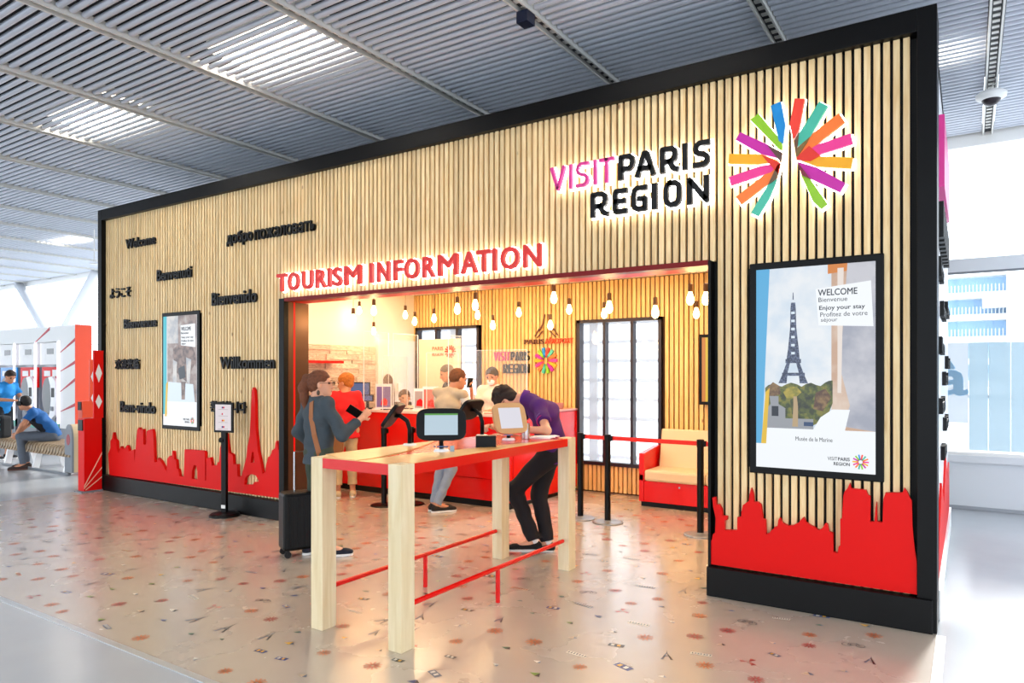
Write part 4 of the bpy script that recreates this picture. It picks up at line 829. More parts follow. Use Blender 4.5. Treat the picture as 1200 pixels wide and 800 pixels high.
# things on the counter
def monitor(label, x, y, w_, h_, rz, z=1.15):
    t = thing('monitor', label, 'monitor', (x, y, z), rz)
    obj('stand', MB().box(-.07, .07, -.05, .05, 0, .012).box(-.02, .02, .0, .015, .01, .2), M['black'], t)
    cs = obj('casing', MB().box(-w_ / 2, w_ / 2, -.02, .0, .1, .1 + h_), M['black'], t, bevel=.004); obj('screen', MB().box(-w_ / 2 + .015, w_ / 2 - .015, -.022, -.02, .115, .085 + h_), emis('monitor_screen_' + str(x), '6c88c0', .5), cs)
monitor('dark monitor on the counter beside the woman in red', -7.50, 7.42, .32, .28, math.radians(20)); monitor('small payment screen on the counter below the monitor', -7.30, 7.36, .2, .10, math.radians(20))
def leaf_stand(label, x, y, c, h_=.3, w_=.2):
    t = thing('leaflet_stand', label, 'leaflet stand', (x, y, 1.15), math.radians(25))
    obj('holder', MB().box(-w_ / 2, w_ / 2, -.02, .06, 0, .02).box(-w_ / 2, w_ / 2, .02, .03, .02, h_), M['white_gloss'], t)
    lf_ = obj('poster', MB().box(-w_ / 2 + .02, w_ / 2 - .02, .012, .02, .03, h_ - .04), c, t)
    obj('poster_picture', MB().prism_y([(-.04, .06), (.05, .05), (.06, .12), (.02, .16), (-.03, .13)], .009, .012), M['red_matte'], t)
leaf_stand('white stand with a purple poster on the counter', -6.95, 7.32, mat('poster_purple', '7a6aa8', .5), .36, .24)
leaf_stand('white stand with a red and white leaflet behind the front tablet', -6.10, 7.33, mat('poster_red', 'c86c60', .5), .33, .22); leaf_stand('pale leaflet stand between the acrylic screens', -6.36, 7.40, mat('poster_pale', 'a8a0a4', .5), .3, .16)
# banner
bn = thing('banner', 'cream roll-up banner with the rosette logo beside the left window', 'banner', (-6.98, 8.62, 0), math.radians(8))
obj('sheet', MB().box(-.38, .38, -.006, .006, .06, 2.2), mat('banner_sheet', 'f2dcc0', .6), bn); obj('foot', MB().box(-.4, .4, -.06, .06, 0, .07), M['grey'], bn)
for k, c in enumerate(cols_):
    t = PI / 2 - (k + .5) * 2 * PI / 14; ca, sa = math.cos(t), math.sin(t); s_ = .10; hh = .012; cx, cz = .2, 2.0
    obj('ray', MB().prism_y([(cx + .03 * ca - hh * sa, cz + .03 * sa + hh * ca), (cx + .03 * ca + hh * sa, cz + .03 * sa - hh * ca), (cx + s_ * ca + hh * sa, cz + s_ * sa - hh * ca), (cx + s_ * ca - hh * sa, cz + s_ * sa + hh * ca)], -.012, -.006), M['ray_rred'], bn)
for s_, z_ in (('PARIS', 2.02), ('REGION', 1.93)):
    obj('letters', text_mesh(s_, -.13, .07, z_, z_ + .06, -.011, -.006, mat('banner_ink_' + s_, '9c6048', .6), offset=.02), None, bn)
# pendants
BIG = [(-6.184, 2.305), (-5.847, 2.391), (-4.614, 2.349), (-4.375, 2.377), (-3.42, 2.397), (-2.823, 2.274), (-2.368, 2.208), (-2.045, 2.308), (-1.908, 2.3)]
SMALL = [(-7.5, 2.58), (-7.212, 2.267), (-6.606, 2.474), (-6.434, 2.378), (-6.09, 2.404), (-5.359, 2.417), (-5.118, 2.274), (-4.722, 2.42), (-4.007, 2.421), (-4.266, 2.242), (-3.546, 2.349), (-2.456, 2.302)]
pend = thing('pendant_bulb', '', 'pendant lamp', (0, 0, 0))
obj('socket', MB().lathe([(.012, .135), (.020, .13), (.022, .07), (.019, .06)], n=14), M['socket'], pend)
bl = obj('bulb', MB().lathe([(.014, .062), (.017, .05), (.029, .015), (.034, -.01), (.029, -.035), (.015, -.052), (.004, -.056)], n=18), M['bulb'], pend, smooth=True)
cab = MB().tube([(0, 0, .13), (0, 0, 1)], .0035, 6).mesh('cable', M['socket'])
ld = bpy.data.lights.new('bulb_light', 'POINT'); ld.energy = 3.5; ld.color = (1, .70, .38); ld.shadow_soft_size = .045
BLF = ['large bare bulb nearest the left door jamb', 'large bare bulb high left of the wooden back wall', 'large bare bulb above the boy in beige, left of a pair', 'large bare bulb above the masked clerk, right of a pair', 'large bare bulb high above the small tower sign', 'large bare bulb above the left edge of the tall right window',
    'large bare bulb above the right edge of the tall right window', 'left one of the three bulbs at the right jamb', 'right one of the three bulbs, touching the right jamb']
BLR = ['small bare bulb farthest left, over the stone wall', 'small low bare bulb below the second large bulb, over the cream wall', 'small bare bulb at the corner of cream wall and slats', 'small bare bulb just above the left edge of the left window', 'small bare bulb above the middle of the left window', 'small bare bulb just under the right large bulb of the pair',
    'small low bare bulb right of the left window', 'small bare bulb glowing on the slats left of the tower sign', 'small bare bulb right of the tower sign, beside the tall window', 'small low bare bulb in front of the small tower sign', 'small bare bulb touching the large one above the tall right window', 'lowest of the three bulbs at the right jamb']
allp = [(x, 6.0, z, 'front') for x, z in BIG] + [(x, 7.4, z, 'rear') for x, z in SMALL]
for i, (x, y, z, rw) in enumerate(allp):
    o = pend if i == 0 else copy_tree(pend)
    o.location = (x, y, z); o['group'] = 'bare pendant bulbs, %s row' % rw
    o['label'] = (BLF if rw == 'front' else BLR)[i if rw == 'front' else i - len(BIG)]
    if i == 0: first_children = None
for i, o in enumerate([o for o in COL.objects if o.name.startswith('pendant_bulb')]):
    z = o.location.z; c = obj('cable', MB().tube([(0, 0, .13), (0, 0, 2.95 - z)], .0035, 6), M['socket'], o)
    lo = bpy.data.objects.new('bulb_light', ld); COL.objects.link(lo); lo.parent = o; lo.location = (0, 0, -.11)

# dome camera and hanging rod
dc = thing('dome_camera', 'white dome security camera hanging from the ceiling rail at upper right', 'camera', (.19, 8.55, H - .02))
obj('mount', MB().lathe([(.045, -.02), (.10, -.035), (.135, -.06), (.13, -.10), (.09, -.12)], n=28), M['white'], dc, smooth=True)
obj('dome', MB().ell((0, 0, -.105), (.085, .085, .075), 20, 10), M['darkwin'], dc, smooth=True); obj('stem', MB().tube([(0, 0, .0), (0, 0, -.03)], .02, 10), M['white'], dc)
cbm = obj('cable', MB().tube([(.01, .0, .02), (.05, -.12, .01), (.03, -.2, .03)], .006, 6), M['white'], dc)
hr = thing('hanging_sensor', 'thin white rod with a small disc hanging from the ceiling at the far left', 'sensor', (-14.7, 7.2, 3.85)); obj('rod', MB().tube([(0, 0, .02), (0, 0, H - 3.85)], .012, 6), M['white'], hr); obj('disc', MB().lathe([(.08, 0), (.08, .02)], n=16), M['white'], hr)
sp = tag(obj('rail_spotlight', MB().box(-.05, .05, -.06, .06, -.09, .0), mat('spot_blue_black', '101830', .3)), 'small dark spotlight under the ceiling rail above the wall', 'spotlight'); sp.location = (-2.966, 4.75, H - .02)

# ================================================================ LEFT: totems, photo machines, bench
def totem(label, x, y, m, h=1.03, top=1.98, lines=True):
    t = thing('totem', label, 'dispenser', (x, y, 0))
    obj('pedestal', MB().box(-.17, 0, 0, .24, .02, h), m, t, bevel=.004); obj('foot_plate', MB().box(-.2, .01, -.04, .25, 0, .02), M['midgrey'], t)
    obj('dispenser_mouth', MB().box(-.15, -.03, -.012, .02, h - .17, h - .02), M['black'], t)
    pn = obj('upright_panel', MB().box(-.03, 0, .13, .26, h, top), m, t, bevel=.002)
    for z_, s_ in ((top - .32, .13), (top - .72, .10)): obj('diamond', MB().prism_x([(.195 - .045, z_), (.195, z_ - s_), (.195 + .045, z_), (.195, z_ + s_)], 0, .003), M['white'], pn)
    if lines:
        for (a0, b0, a1, b1, w_) in ((.0, .07, .24, .52, .012), (.0, .05, .24, .32, .007), (.02, .03, .24, .19, .006)):
            obj('stripe', MB().prism_x([(a0, b0), (a1, b1), (a1, b1 + w_ * 2.4), (a0, b0 + w_ * 2.4)], 0, .002), mat('stripe_%s' % w_, 'f0c8a8', .5), t)
    return t
totem('red dispenser totem with white diamonds and pale stripes beside the left end of the wall', -10.28, 4.90, M['red_matte'])
t = totem('orange dispenser totem with white diamonds in front of the photo machines', -13.7, 6.5, M['orange'], 1.15, 1.92, False)
# photo machines wall
mw = thing('machine_wall', 'white panelled wall with red diagonal stripes housing self-service machines', 'kiosk wall', (-15.47, 7.2, 0))
obj('header', MB().box(-6, 0, 0, .3, 2.34, 2.66), M['white'], mw); obj('end_panel', MB().box(-.66, -.0, 0, .3, .5, 2.34), M['white'], mw); obj('end_base', MB().box(-.66, -.0, .02, .3, 0, .5), M['midgrey'], mw)
obj('back_panel', MB().box(-6, -.66, .28, .3, 0, 2.34), M['lightgrey'], mw); obj('orange_side', MB().box(0, .012, -.005, .32, .5, 2.67), M['orange'], mw)
for a0, b0, a1, b1 in ((-1.8, 2.34, -1.1, 2.66), (-.66, 2.1, 0, 2.40), (-.66, 1.7, 0, 1.93), (-.66, 1.27, 0, 1.57), (-.66, .85, 0, 1.05)):
    obj('stripe', MB().prism_y([(a0, b0), (a0 + .04, b0 - .0), (a1, b1 - .07), (a1, b1)], -.004, 0), mat('stripe_red', 'c02838', .5), mw)
for k in range(6):
    xx = -.69 - k * 1.04
    obj('led_strip', MB().box(xx - .02, xx + .02, -.03, .0, .6, 2.34), M['led_soft'], mw)
for k in range(5):
    xr = -.75 - k * 1.04; xl = xr - .93; xc = (xr + xl) / 2
    t = thing('photo_machine', ['white self-service machine with a red sign nearest the orange end panel', 'white self-service machine with a red sign behind the seated man', 'self-service machine with a blue sign behind the man in bright blue', 'self-service machine at the left edge of the picture', 'self-service machine beyond the left edge'][k], 'vending machine', (-15.47 + xc, 7.3, 0), 0, 'self-service machines')
    m_top = M['ray_blue'] if k == 2 else M['red_matte']
    obj('upper_panel', MB().box(-.45, .45, -.05, .1, 1.85, 2.33), M['white'], t)
    obj('display', MB().box(-.13, .17, -.055, -.05, 2.08, 2.2), emis('machine_display_%d' % k, '98a0a8', .3), t)
    obj('body', MB().box(-.38, .42, .0, .15, .1, 1.8), M['midgrey'], t); obj('sign_panel', MB().box(-.40, .44, -.03, .0, 1.35, 1.8), m_top, t)
    obj('sign_patch', MB().box(-.3, -.02, -.035, -.03, 1.6, 1.72).box(.08, .3, -.035, -.03, 1.6, 1.74), M['white'], t)
    e = []; 
    for j in range(20):
        a_ = 2 * PI * j / 20; e.append((-.12 + .26 * math.cos(a_), 1.18 + .40 * math.sin(a_)))
    obj('dark_recess', MB().prism_y(e, -.05, -.0), mat('recess_dark_%d' % k, '3c4444', .3), t, bevel=.01)
    e2 = [(.05, .70), (.2, .68), (.34, .76), (.40, .95), (.41, 1.3), (.36, 1.5), (.22, 1.6), (.05, 1.58), (.14, 1.4), (.17, 1.1), (.13, .85)]
    cn = obj('console', MB().prism_y(e2, -.11, -.04), M['white_gloss'], t, bevel=.01)
    obj('console_screen', MB().box(.2, .33, -.115, -.11, 1.15, 1.35), M['black'], cn); obj('console_slot', MB().box(.2, .3, -.13, -.11, .86, .95), M['midgrey'], cn)
    obj('lower_body', MB().box(-.36, .4, -.04, .0, .1, .62), M['midgrey'], t); obj('teal_panel', MB().box(.1, .4, -.045, .0, .45, .62), mat('teal_%d' % k, '2a9c84', .4), t)
# bench
bc = thing('bench', 'slatted wooden bench with a grey arched end plate at the left', 'bench', (-15.0, 5.6, 0))
slb = [(-.02, .30), (0, .30), (.02, .42), (.06, .465), (.5, .48), (.62, .47), (.64, .45), (.5, .455), (.08, .44), (.045, .41)]
sme = MB().prism_x(slb, 0, .07).mesh('slat', M['bench_wood'])
for k in range(27):
    o = bpy.data.objects.new('slat', sme); COL.objects.link(o); o.parent = bc; o.location = (k * .105, 0, 0)
obj('frame', MB().box(0, 2.8, .1, .14, .38, .43).box(0, 2.8, .46, .5, .38, .43), M['lightgrey'], bc)
for xx in (.3, 1.4, 2.5): obj('leg', MB().prism_x([(.02, 0), (.12, 0), (.2, .4), (.1, .4)], xx, xx + .05).prism_x([(.5, 0), (.6, 0), (.5, .4), (.4, .4)], xx, xx + .05), M['white_gloss'], bc)
obj('foot_bar', MB().box(.2, 2.7, .02, .06, .0, .03), M['midgrey'], bc)
pe = [(0, .05), (.24, .05)] + [(.12 + .12 * math.cos(PI * k / 12), .55 + .28 * math.sin(PI * k / 12)) for k in range(13)]
pe = [(x + 2.62, z) for x, z in pe]
ac = obj('arm_cap', MB().prism_y(pe, .03, .5), mat('arm_wood', 'd8c098', .5), bc, bevel=.006)
ep = obj('end_plate', MB().prism_y(pe, 0, .03), M['midgrey'], bc, label='grey arched end plate')
cc = [(2.74 + .06 * math.cos(2 * PI * k / 16), .58 + .09 * math.sin(2 * PI * k / 16)) for k in range(16)]
obj('round_emblem', MB().prism_y(cc, -.003, 0), mat('emblem_red', 'a04048', .5), ep)

# ================================================================ PEOPLE (signed distance figures meshed as one surface each)
def _n(v): v = np.array(v, float); return v / (np.linalg.norm(v) + 1e-9)
def cone(a, b, ra, rb, k=.03, flat=0): return ('cone', np.array(a, float), np.array(b, float), ra, rb, k, flat)
def ecn(a, b, A, B, side, k=.04, flat=0): return ('ecn', np.array(a, float), np.array(b, float), A, B, _n(side), k, flat)
def elp(c, r, ax, k=.02, sub=False): return ('elp', np.array(c, float), r, ax, k, sub)
def field(prims, h, noise=0, nf=14, seed=0):
    lo = np.array([1e9] * 3); hi = -lo
    for p in prims:
        if p[0] == 'elp':
            if p[5]: continue
            m = max(p[2]); lo = np.minimum(lo, p[1] - m); hi = np.maximum(hi, p[1] + m)
        else:
            m = max(p[3], p[4]) if p[0] == 'cone' else max(p[3] + p[4])
            lo = np.minimum(lo, np.minimum(p[1], p[2]) - m); hi = np.maximum(hi, np.maximum(p[1], p[2]) + m)
    lo -= .04; hi += .04; n = np.ceil((hi - lo) / h).astype(int) + 1
    ax = [lo[i] + h * np.arange(n[i]) for i in range(3)]
    D = np.full(n, .2, np.float32)
    for p in prims:
        k = p[5] if p[0] == 'cone' else p[6] if p[0] == 'ecn' else p[4]
        if p[0] == 'elp': m = max(p[2]); a0, a1 = p[1] - m, p[1] + m
        else:
            m = max(p[3], p[4]) if p[0] == 'cone' else max(p[3] + p[4]); a0, a1 = np.minimum(p[1], p[2]) - m, np.maximum(p[1], p[2]) + m
        mg = k + .035
        i0 = np.maximum(((a0 - mg - lo) / h).astype(int), 0); i1 = np.minimum(((a1 + mg - lo) / h).astype(int) + 2, n)
        X, Y, Z = np.meshgrid(ax[0][i0[0]:i1[0]], ax[1][i0[1]:i1[1]], ax[2][i0[2]:i1[2]], indexing='ij')
        sl = tuple(slice(i0[i], i1[i]) for i in range(3))
        if p[0] == 'elp':
            q = [(X - p[1][0]) * v[0] + (Y - p[1][1]) * v[1] + (Z - p[1][2]) * v[2] for v in p[3]]
            k0 = np.sqrt(sum((q[i] / p[2][i]) ** 2 for i in range(3))) + 1e-6; k1 = np.sqrt(sum((q[i] / p[2][i] ** 2) ** 2 for i in range(3))) + 1e-6
            d = k0 * (k0 - 1) / k1
        else:
            ab = p[2] - p[1]; L2 = ab @ ab; L = math.sqrt(L2); u = ab / L
            rx, ry, rz = X - p[1][0], Y - p[1][1], Z - p[1][2]
            s = rx * u[0] + ry * u[1] + rz * u[2]; t = np.clip(s / L, 0, 1)
            if p[0] == 'cone':
                r = p[3] + (p[4] - p[3]) * t; d = np.sqrt((rx - u[0] * t * L) ** 2 + (ry - u[1] * t * L) ** 2 + (rz - u[2] * t * L) ** 2) - r
            else:
                sd_ = p[5] - (p[5] @ u) * u; sd_ = sd_ / np.linalg.norm(sd_); fd = np.cross(sd_, u)
                A_ = p[3][0] + (p[4][0] - p[3][0]) * t; B_ = p[3][1] + (p[4][1] - p[3][1]) * t
                a_ = (rx * sd_[0] + ry * sd_[1] + rz * sd_[2]); b_ = (rx * fd[0] + ry * fd[1] + rz * fd[2]); c_ = s - t * L
                mn = np.minimum(A_, B_); kk = np.sqrt((a_ / A_) ** 2 + (b_ / B_) ** 2 + (c_ / mn) ** 2); d = (kk - 1) * mn
            fl_ = p[6] if p[0] == 'cone' else p[7]
            if fl_ & 1: d = np.maximum(d, s - L)
            if fl_ & 2: d = np.maximum(d, -s)
        cur = D[sl]
        if p[0] == 'elp' and p[5]:
            hh = np.clip(.5 - .5 * (cur + d) / k, 0, 1); D[sl] = cur * (1 - hh) - d * hh + k * hh * (1 - hh)
        else:
            hh = np.clip(.5 + .5 * (d - cur) / k, 0, 1); D[sl] = d * (1 - hh) + cur * hh - k * hh * (1 - hh)
    if noise:
        X, Y, Z = np.meshgrid(*ax, indexing='ij'); r = np.random.RandomState(seed); ph = r.rand(9) * 6
        D += noise * (np.sin(nf * (X + .6 * Z) + ph[0] + 2 * np.sin(nf * .7 * Y + ph[1])) * np.sin(nf * 1.9 * Z + ph[2] + 1.5 * np.sin(nf * .8 * X + ph[3])) + .6 * np.sin(nf * 2.7 * Z + nf * X + ph[4]) * np.sin(nf * 1.3 * Y + ph[5]))
    return D, lo, h
def nets(D, lo, h):
    S = D < 0; n = np.array(D.shape)
    c = [D[i:n[0] - 1 + i, j:n[1] - 1 + j, k:n[2] - 1 + k] for i in (0, 1) for j in (0, 1) for k in (0, 1)]
    sg = [x < 0 for x in c]; ct = sum(x.astype(np.int8) for x in sg); act = (ct > 0) & (ct < 8)
    idx = np.full(act.shape, -1, np.int64); ai = np.argwhere(act); idx[act] = np.arange(len(ai))
    v8 = np.stack([x[act] for x in c], 1); crn = np.array([(i, j, k) for i in (0, 1) for j in (0, 1) for k in (0, 1)], float)
    P = np.zeros((len(ai), 3)); W_ = np.zeros(len(ai))
    for a in range(8):
        for b in range(a + 1, 8):
            if np.abs(crn[a] - crn[b]).sum() != 1: continue
            m = (v8[:, a] < 0) != (v8[:, b] < 0); t = v8[m, a] / (v8[m, a] - v8[m, b]); P[m] += crn[a] + (crn[b] - crn[a]) * t[:, None]; W_[m] += 1
    P = (ai + P / W_[:, None]) * h + lo; F_ = []
    for d in range(3):
        e1, e2 = (d + 1) % 3, (d + 2) % 3
        a = S.take(range(0, n[d] - 1), d); b = S.take(range(1, n[d]), d); e = np.argwhere(a != b); ok = (e[:, e1] > 0) & (e[:, e2] > 0) & (e[:, e1] < n[e1] - 1) & (e[:, e2] < n[e2] - 1); e = e[ok]
        ins = S[tuple(e.T)]
        def g(o1, o2):
            q = e.copy(); q[:, e1] -= o1; q[:, e2] -= o2; return idx[tuple(q.T)]
        q = np.stack([g(1, 1), g(0, 1), g(0, 0), g(1, 0)], 1); q[~ins] = q[~ins][:, ::-1]; F_.append(q)
    F_ = np.concatenate(F_); F_ = F_[(F_ >= 0).all(1)]
    return P, F_
def sdf_obj(name, prims, m, parent, h=.009, noise=0, nf=14, seed=0, cut=None, label=None):
    D, lo, hh = field(prims, h, noise, nf, seed)
    if cut is not None:
        X, Y, Z = np.meshgrid(*[lo[i] + hh * np.arange(D.shape[i]) for i in range(3)], indexing='ij'); D = cut(D, X, Y, Z)
    P, F_ = nets(D, lo, hh)
    me = bpy.data.meshes.new(name); me.vertices.add(len(P)); me.vertices.foreach_set('co', P.ravel()); me.loops.add(len(F_) * 4); me.loops.foreach_set('vertex_index', F_.ravel())
    me.polygons.add(len(F_)); me.polygons.foreach_set('loop_start', np.arange(len(F_)) * 4); me.polygons.foreach_set('loop_total', np.full(len(F_), 4)); me.polygons.foreach_set('use_smooth', np.ones(len(F_), bool))
    me.materials.append(m); me.update(calc_edges=True); me.validate()
    return obj(name, me, None, parent, label=label)
def frame(f, u):
    f = _n(f); u = np.array(u, float); u = _n(u - (u @ f) * f); l = np.cross(u, f); return f, l, u
def head_prims(c, f, u, neck):
    f, l, u = frame(f, u); c = np.array(c, float); ax = (f, l, u); at = lambda a, b, d: c + f * a + l * b + u * d
    P = [elp(at(-.015, 0, .03), (.098, .076, .088), ax, .02), elp(at(.025, 0, -.04), (.068, .056, .075), ax, .03), elp(at(.062, 0, -.088), (.028, .028, .022), ax, .025),
         cone(at(-.03, 0, -.05), neck, .055, .058, .03),
         cone(at(.083, 0, .012), at(.104, 0, -.030), .010, .014, .014), elp(at(.098, .012, -.034), (.010, .008, .007), ax, .006), elp(at(.098, -.012, -.034), (.010, .008, .007), ax, .006),
         elp(at(.083, .034, .010), (.012, .018, .010), ax, .010, True), elp(at(.083, -.034, .010), (.012, .018, .010), ax, .010, True),
         elp(at(.076, .034, .026), (.012, .022, .006), ax, .012), elp(at(.076, -.034, .026), (.012, .022, .006), ax, .012),
         elp(at(.086, 0, -.058), (.010, .022, .005), ax, .006), elp(at(.085, 0, -.067), (.010, .018, .006), ax, .006)]
    for s in (-1, 1): P.append(elp(at(-.005, s * .079, -.008), (.019, .008, .032), ax, .006))
    return P
def hand_prims(w_, d, palm_n, thumb_side, curl=.5, s=1.0):
    """w_ wrist, d direction of the hand, palm_n palm normal, thumb_side lateral vector"""
    d = _n(d); pn = np.array(palm_n, float); pn = _n(pn - (pn @ d) * d); sd_ = np.cross(d, pn); ts = _n(thumb_side)
    if sd_ @ ts < 0: sd_ = -sd_
    w_ = np.array(w_, float); P = [elp(w_ + d * .048 * s, (.05 * s, .036 * s, .016 * s), (d, sd_, pn), .015)]
    for i, (o, ln) in enumerate(((.027, .072), (.010, .08), (-.008, .074), (-.026, .058))):
        a = w_ + d * .082 * s + sd_ * o * s; b = a + (d * math.cos(curl * .6) + pn * math.sin(curl * .6)) * ln * .5 * s; c = b + (d * math.cos(curl * 1.7) + pn * math.sin(curl * 1.7)) * ln * .5 * s
        P += [cone(a, b, .0095 * s, .009 * s, .006), cone(b, c, .009 * s, .0078 * s, .004)]
    a = w_ + d * .025 * s + sd_ * .026 * s; b = a + (d * .6 + sd_ * .7 + pn * .3) * .038 * s; c = b + (d * .9 + sd_ * .15 + pn * .35) * .034 * s
    return P + [cone(a, b, .014 * s, .011 * s, .01), cone(b, c, .0105 * s, .009 * s, .005)]
DEF = dict(pelvis=(0, 0, .96), waist=(0, 0, 1.08), chest=(.0, 0, 1.27), neck=(-.02, 0, 1.42), head=(.03, 0, 1.565), hf=(1, 0, 0), hu=(0, 0, 1),
    shL=(-.01, .165, 1.385), shR=(-.01, -.165, 1.385), elL=(-.03, .215, 1.11), elR=(-.03, -.215, 1.11), wrL=(.08, .22, .88), wrR=(.08, -.22, .88),
    hipL=(0, .085, .92), hipR=(0, -.085, .92), knL=(.02, .095, .50), knR=(.02, -.095, .50), anL=(-.03, .1, .09), anR=(-.03, -.1, .09), toL=(.12, .12, .035), toR=(.12, -.12, .035))
def figure(label, loc, ang, J={}, sc=1.0, world=False, skin='skin', h=.009, top=None, sleeve=.55, bottom=None, leg_to=1.0, hem=.10, shoe=None, sole=None, sock=None, hair=None, legs=True, bulk=1.0, curl=.6, loose=0, group=None):
    root = thing('person', label, 'person', loc, math.radians(ang)); ca, sa = math.cos(math.radians(ang)), math.sin(math.radians(ang))
    G = {}
    for k, v in DEF.items():
        if k in J:
            v = np.array(J[k], float)
            if world:
                if k in ('hf', 'hu'): v = np.array((v[0] * ca + v[1] * sa, -v[0] * sa + v[1] * ca, v[2]))
                else: q = v - np.array(loc, float); v = np.array((q[0] * ca + q[1] * sa, -q[0] * sa + q[1] * ca, q[2]))
            elif k not in ('hf', 'hu'): v = v * sc
        else: v = np.array(v, float) * (1 if k in ('hf', 'hu') else sc)
        G[k] = np.array(v, float)
    side = G['shL'] - G['shR']; hs = G['hipL'] - G['hipR']; bk = bulk
    def torso(e, hemz=0):
        P = [ecn(G['pelvis'], G['waist'], (.155 * bk + e, .105 * bk + e), (.128 * bk + e, .098 * bk + e), hs, .05), ecn(G['waist'], G['chest'], (.128 * bk + e, .098 * bk + e), (.158 * bk + e, .108 * bk + e), side, .05),
             ecn(G['chest'], G['neck'], (.150 * bk + e, .10 * bk + e), (.06 + e, .055 + e), side, .05)]
        for s in 'LR': P.append(cone(G['neck'] * .75 + G['sh' + s] * .25 + (G['chest'] - G['neck']) * .12, G['sh' + s], .055 + e, .05 + e, .04))
        return P
    body = torso(-.012)
    for s in 'LR':
        body += [cone(G['sh' + s], G['el' + s], .044, .036, .03), cone(G['el' + s], G['wr' + s], .037, .026, .02)]
        sgn = 1 if s == 'L' else -1
        d = G['wr' + s] - G['el' + s]; pn = np.array((0, -sgn, -.2)) if abs(_n(d)[2]) > .5 else np.array((0, -sgn * .3, -1)); body += hand_prims(G['wr' + s], d, pn, (1, 0, .3) if abs(_n(d)[2]) > .5 else (.2, -sgn, .6), curl)
        if legs:
            body += [cone(G['hip' + s], G['kn' + s], .076, .050, .04), cone(G['kn' + s], G['kn' + s] * .7 + G['an' + s] * .3, .05, .050, .02), cone(G['kn' + s] * .7 + G['an' + s] * .3, G['an' + s], .05, .035, .02), cone(G['an' + s], G['to' + s], .035, .026, .02)]
    hp = head_prims(G['head'], G['hf'], G['hu'], G['neck']); body += hp
    sdf_obj('body', body, M[skin], root, h * .85)
    f, l, u = frame(G['hf'], G['hu']); c = G['head']; at = lambda a, b, d: c + f * a + l * b + u * d
    for s in (-1, 1):
        e = MB().ell((0, 0, 0), (.010, .011, .008), 10, 6); mm = Matrix.Translation(Vector(at(.076, s * .034, .010))) ; e.xf(mm); obj('eye', e, MEYE, root, smooth=True)
    lp = MB().ell((0, 0, 0), (.006, .020, .0055), 10, 6); mm = Matrix.Translation(Vector(at(.094, 0, -.062))) @ Matrix((tuple(f), tuple(l), tuple(u))).transposed().to_4x4(); obj('lips', lp.xf(mm), MLIP, root, smooth=True)
    for s in (-1, 1):
        e = MB().ell((0, 0, 0), (.005, .018, .004), 10, 6); mm = Matrix.Translation(Vector(at(.088, s * .034, .034))) @ Matrix((tuple(f), tuple(l), tuple(u))).transposed().to_4x4(); obj('eyebrow', e.xf(mm), hair[1] if hair else MEYE, root, smooth=True)
    ax = (f, l, u)
    if hair:
        st, hm = hair[0], hair[1]; HP = [elp(at(-.022, 0, .045), (.103, .086, .088), ax, .02), elp(at(-.055, 0, .0), (.07, .080, .085), ax, .03)]
        if st == 'short': HP[1] = elp(at(-.05, 0, .005), (.072, .080, .075), ax, .03)
        if st == 'crop': HP = [elp(at(-.020, 0, .038), (.101, .081, .088), ax, .02), elp(at(-.05, 0, .0), (.070, .075, .065), ax, .03)]
        if st == 'mop':
            r = random.Random(3); HP += [elp(at(-.02 + .08 * math.cos(t) * math.sin(p), .075 * math.sin(t) * math.sin(p), .055 + .075 * math.cos(p)), (.034, .032, .030), ax, .012) for t, p in [(r.uniform(0, 6.28), r.uniform(.2, 1.7)) for _ in range(26)]]
        if st == 'pony':
            HP += [elp(at(-.125, 0, .06), (.042, .036, .036), ax, .015), cone(at(-.13, 0, .055), at(-.165, .005, -.03), .036, .046, .02), cone(at(-.165, .005, -.03), at(-.15, .01, -.14), .046, .042, .02), cone(at(-.15, .01, -.14), at(-.135, .015, -.27), .042, .014, .02)]
        if st == 'fluffy': HP += [elp(at(-.04, 0, .06), (.10, .088, .075), ax, .03)]
        fc = at(.075, 0, -.035 if st != 'mop' else -.045)
        HP.append(elp(fc, (.075, .085, .095), ax, .012, True))
        for s in (-1, 1): HP.append(elp(at(.02, s * .085, -.02), (.045, .03, .045), ax, .012, True))
        sdf_obj('hair', HP, hm, root, h * .75, noise=.0022 if st != 'crop' else .0008, nf=60 if st != 'mop' else 45, seed=2)
    if legs and bottom is not None:
        LP = [ecn(G['pelvis'] - _n(G['waist'] - G['pelvis']) * .03, G['pelvis'] * .45 + G['waist'] * .55, (.16 * bk + .006, .11 * bk + .006), (.135 * bk + .006, .104 * bk + .006), hs, .04, 1)]
        for s in 'LR':
            if leg_to >= 1: a_ = G['an' + s] * (1 - .02) + G['kn' + s] * .02; LP += [cone(G['hip' + s], G['kn' + s], .088 + loose, .064 + loose, .04), cone(G['kn' + s], a_, .064 + loose, .050 + loose, .03, 1)]
            elif leg_to > .5: t = (leg_to - .5) * 2; LP += [cone(G['hip' + s], G['kn' + s], .088, .066, .04), cone(G['kn' + s], G['kn' + s] * (1 - t) + G['an' + s] * t, .066, .060, .03, 1)]
            else: LP += [cone(G['hip' + s], G['kn' + s] * .9 + G['hip' + s] * .1, .092, .085, .04, 1)]
        sdf_obj('trousers', LP, bottom, root, h, noise=.004, nf=16, seed=5)
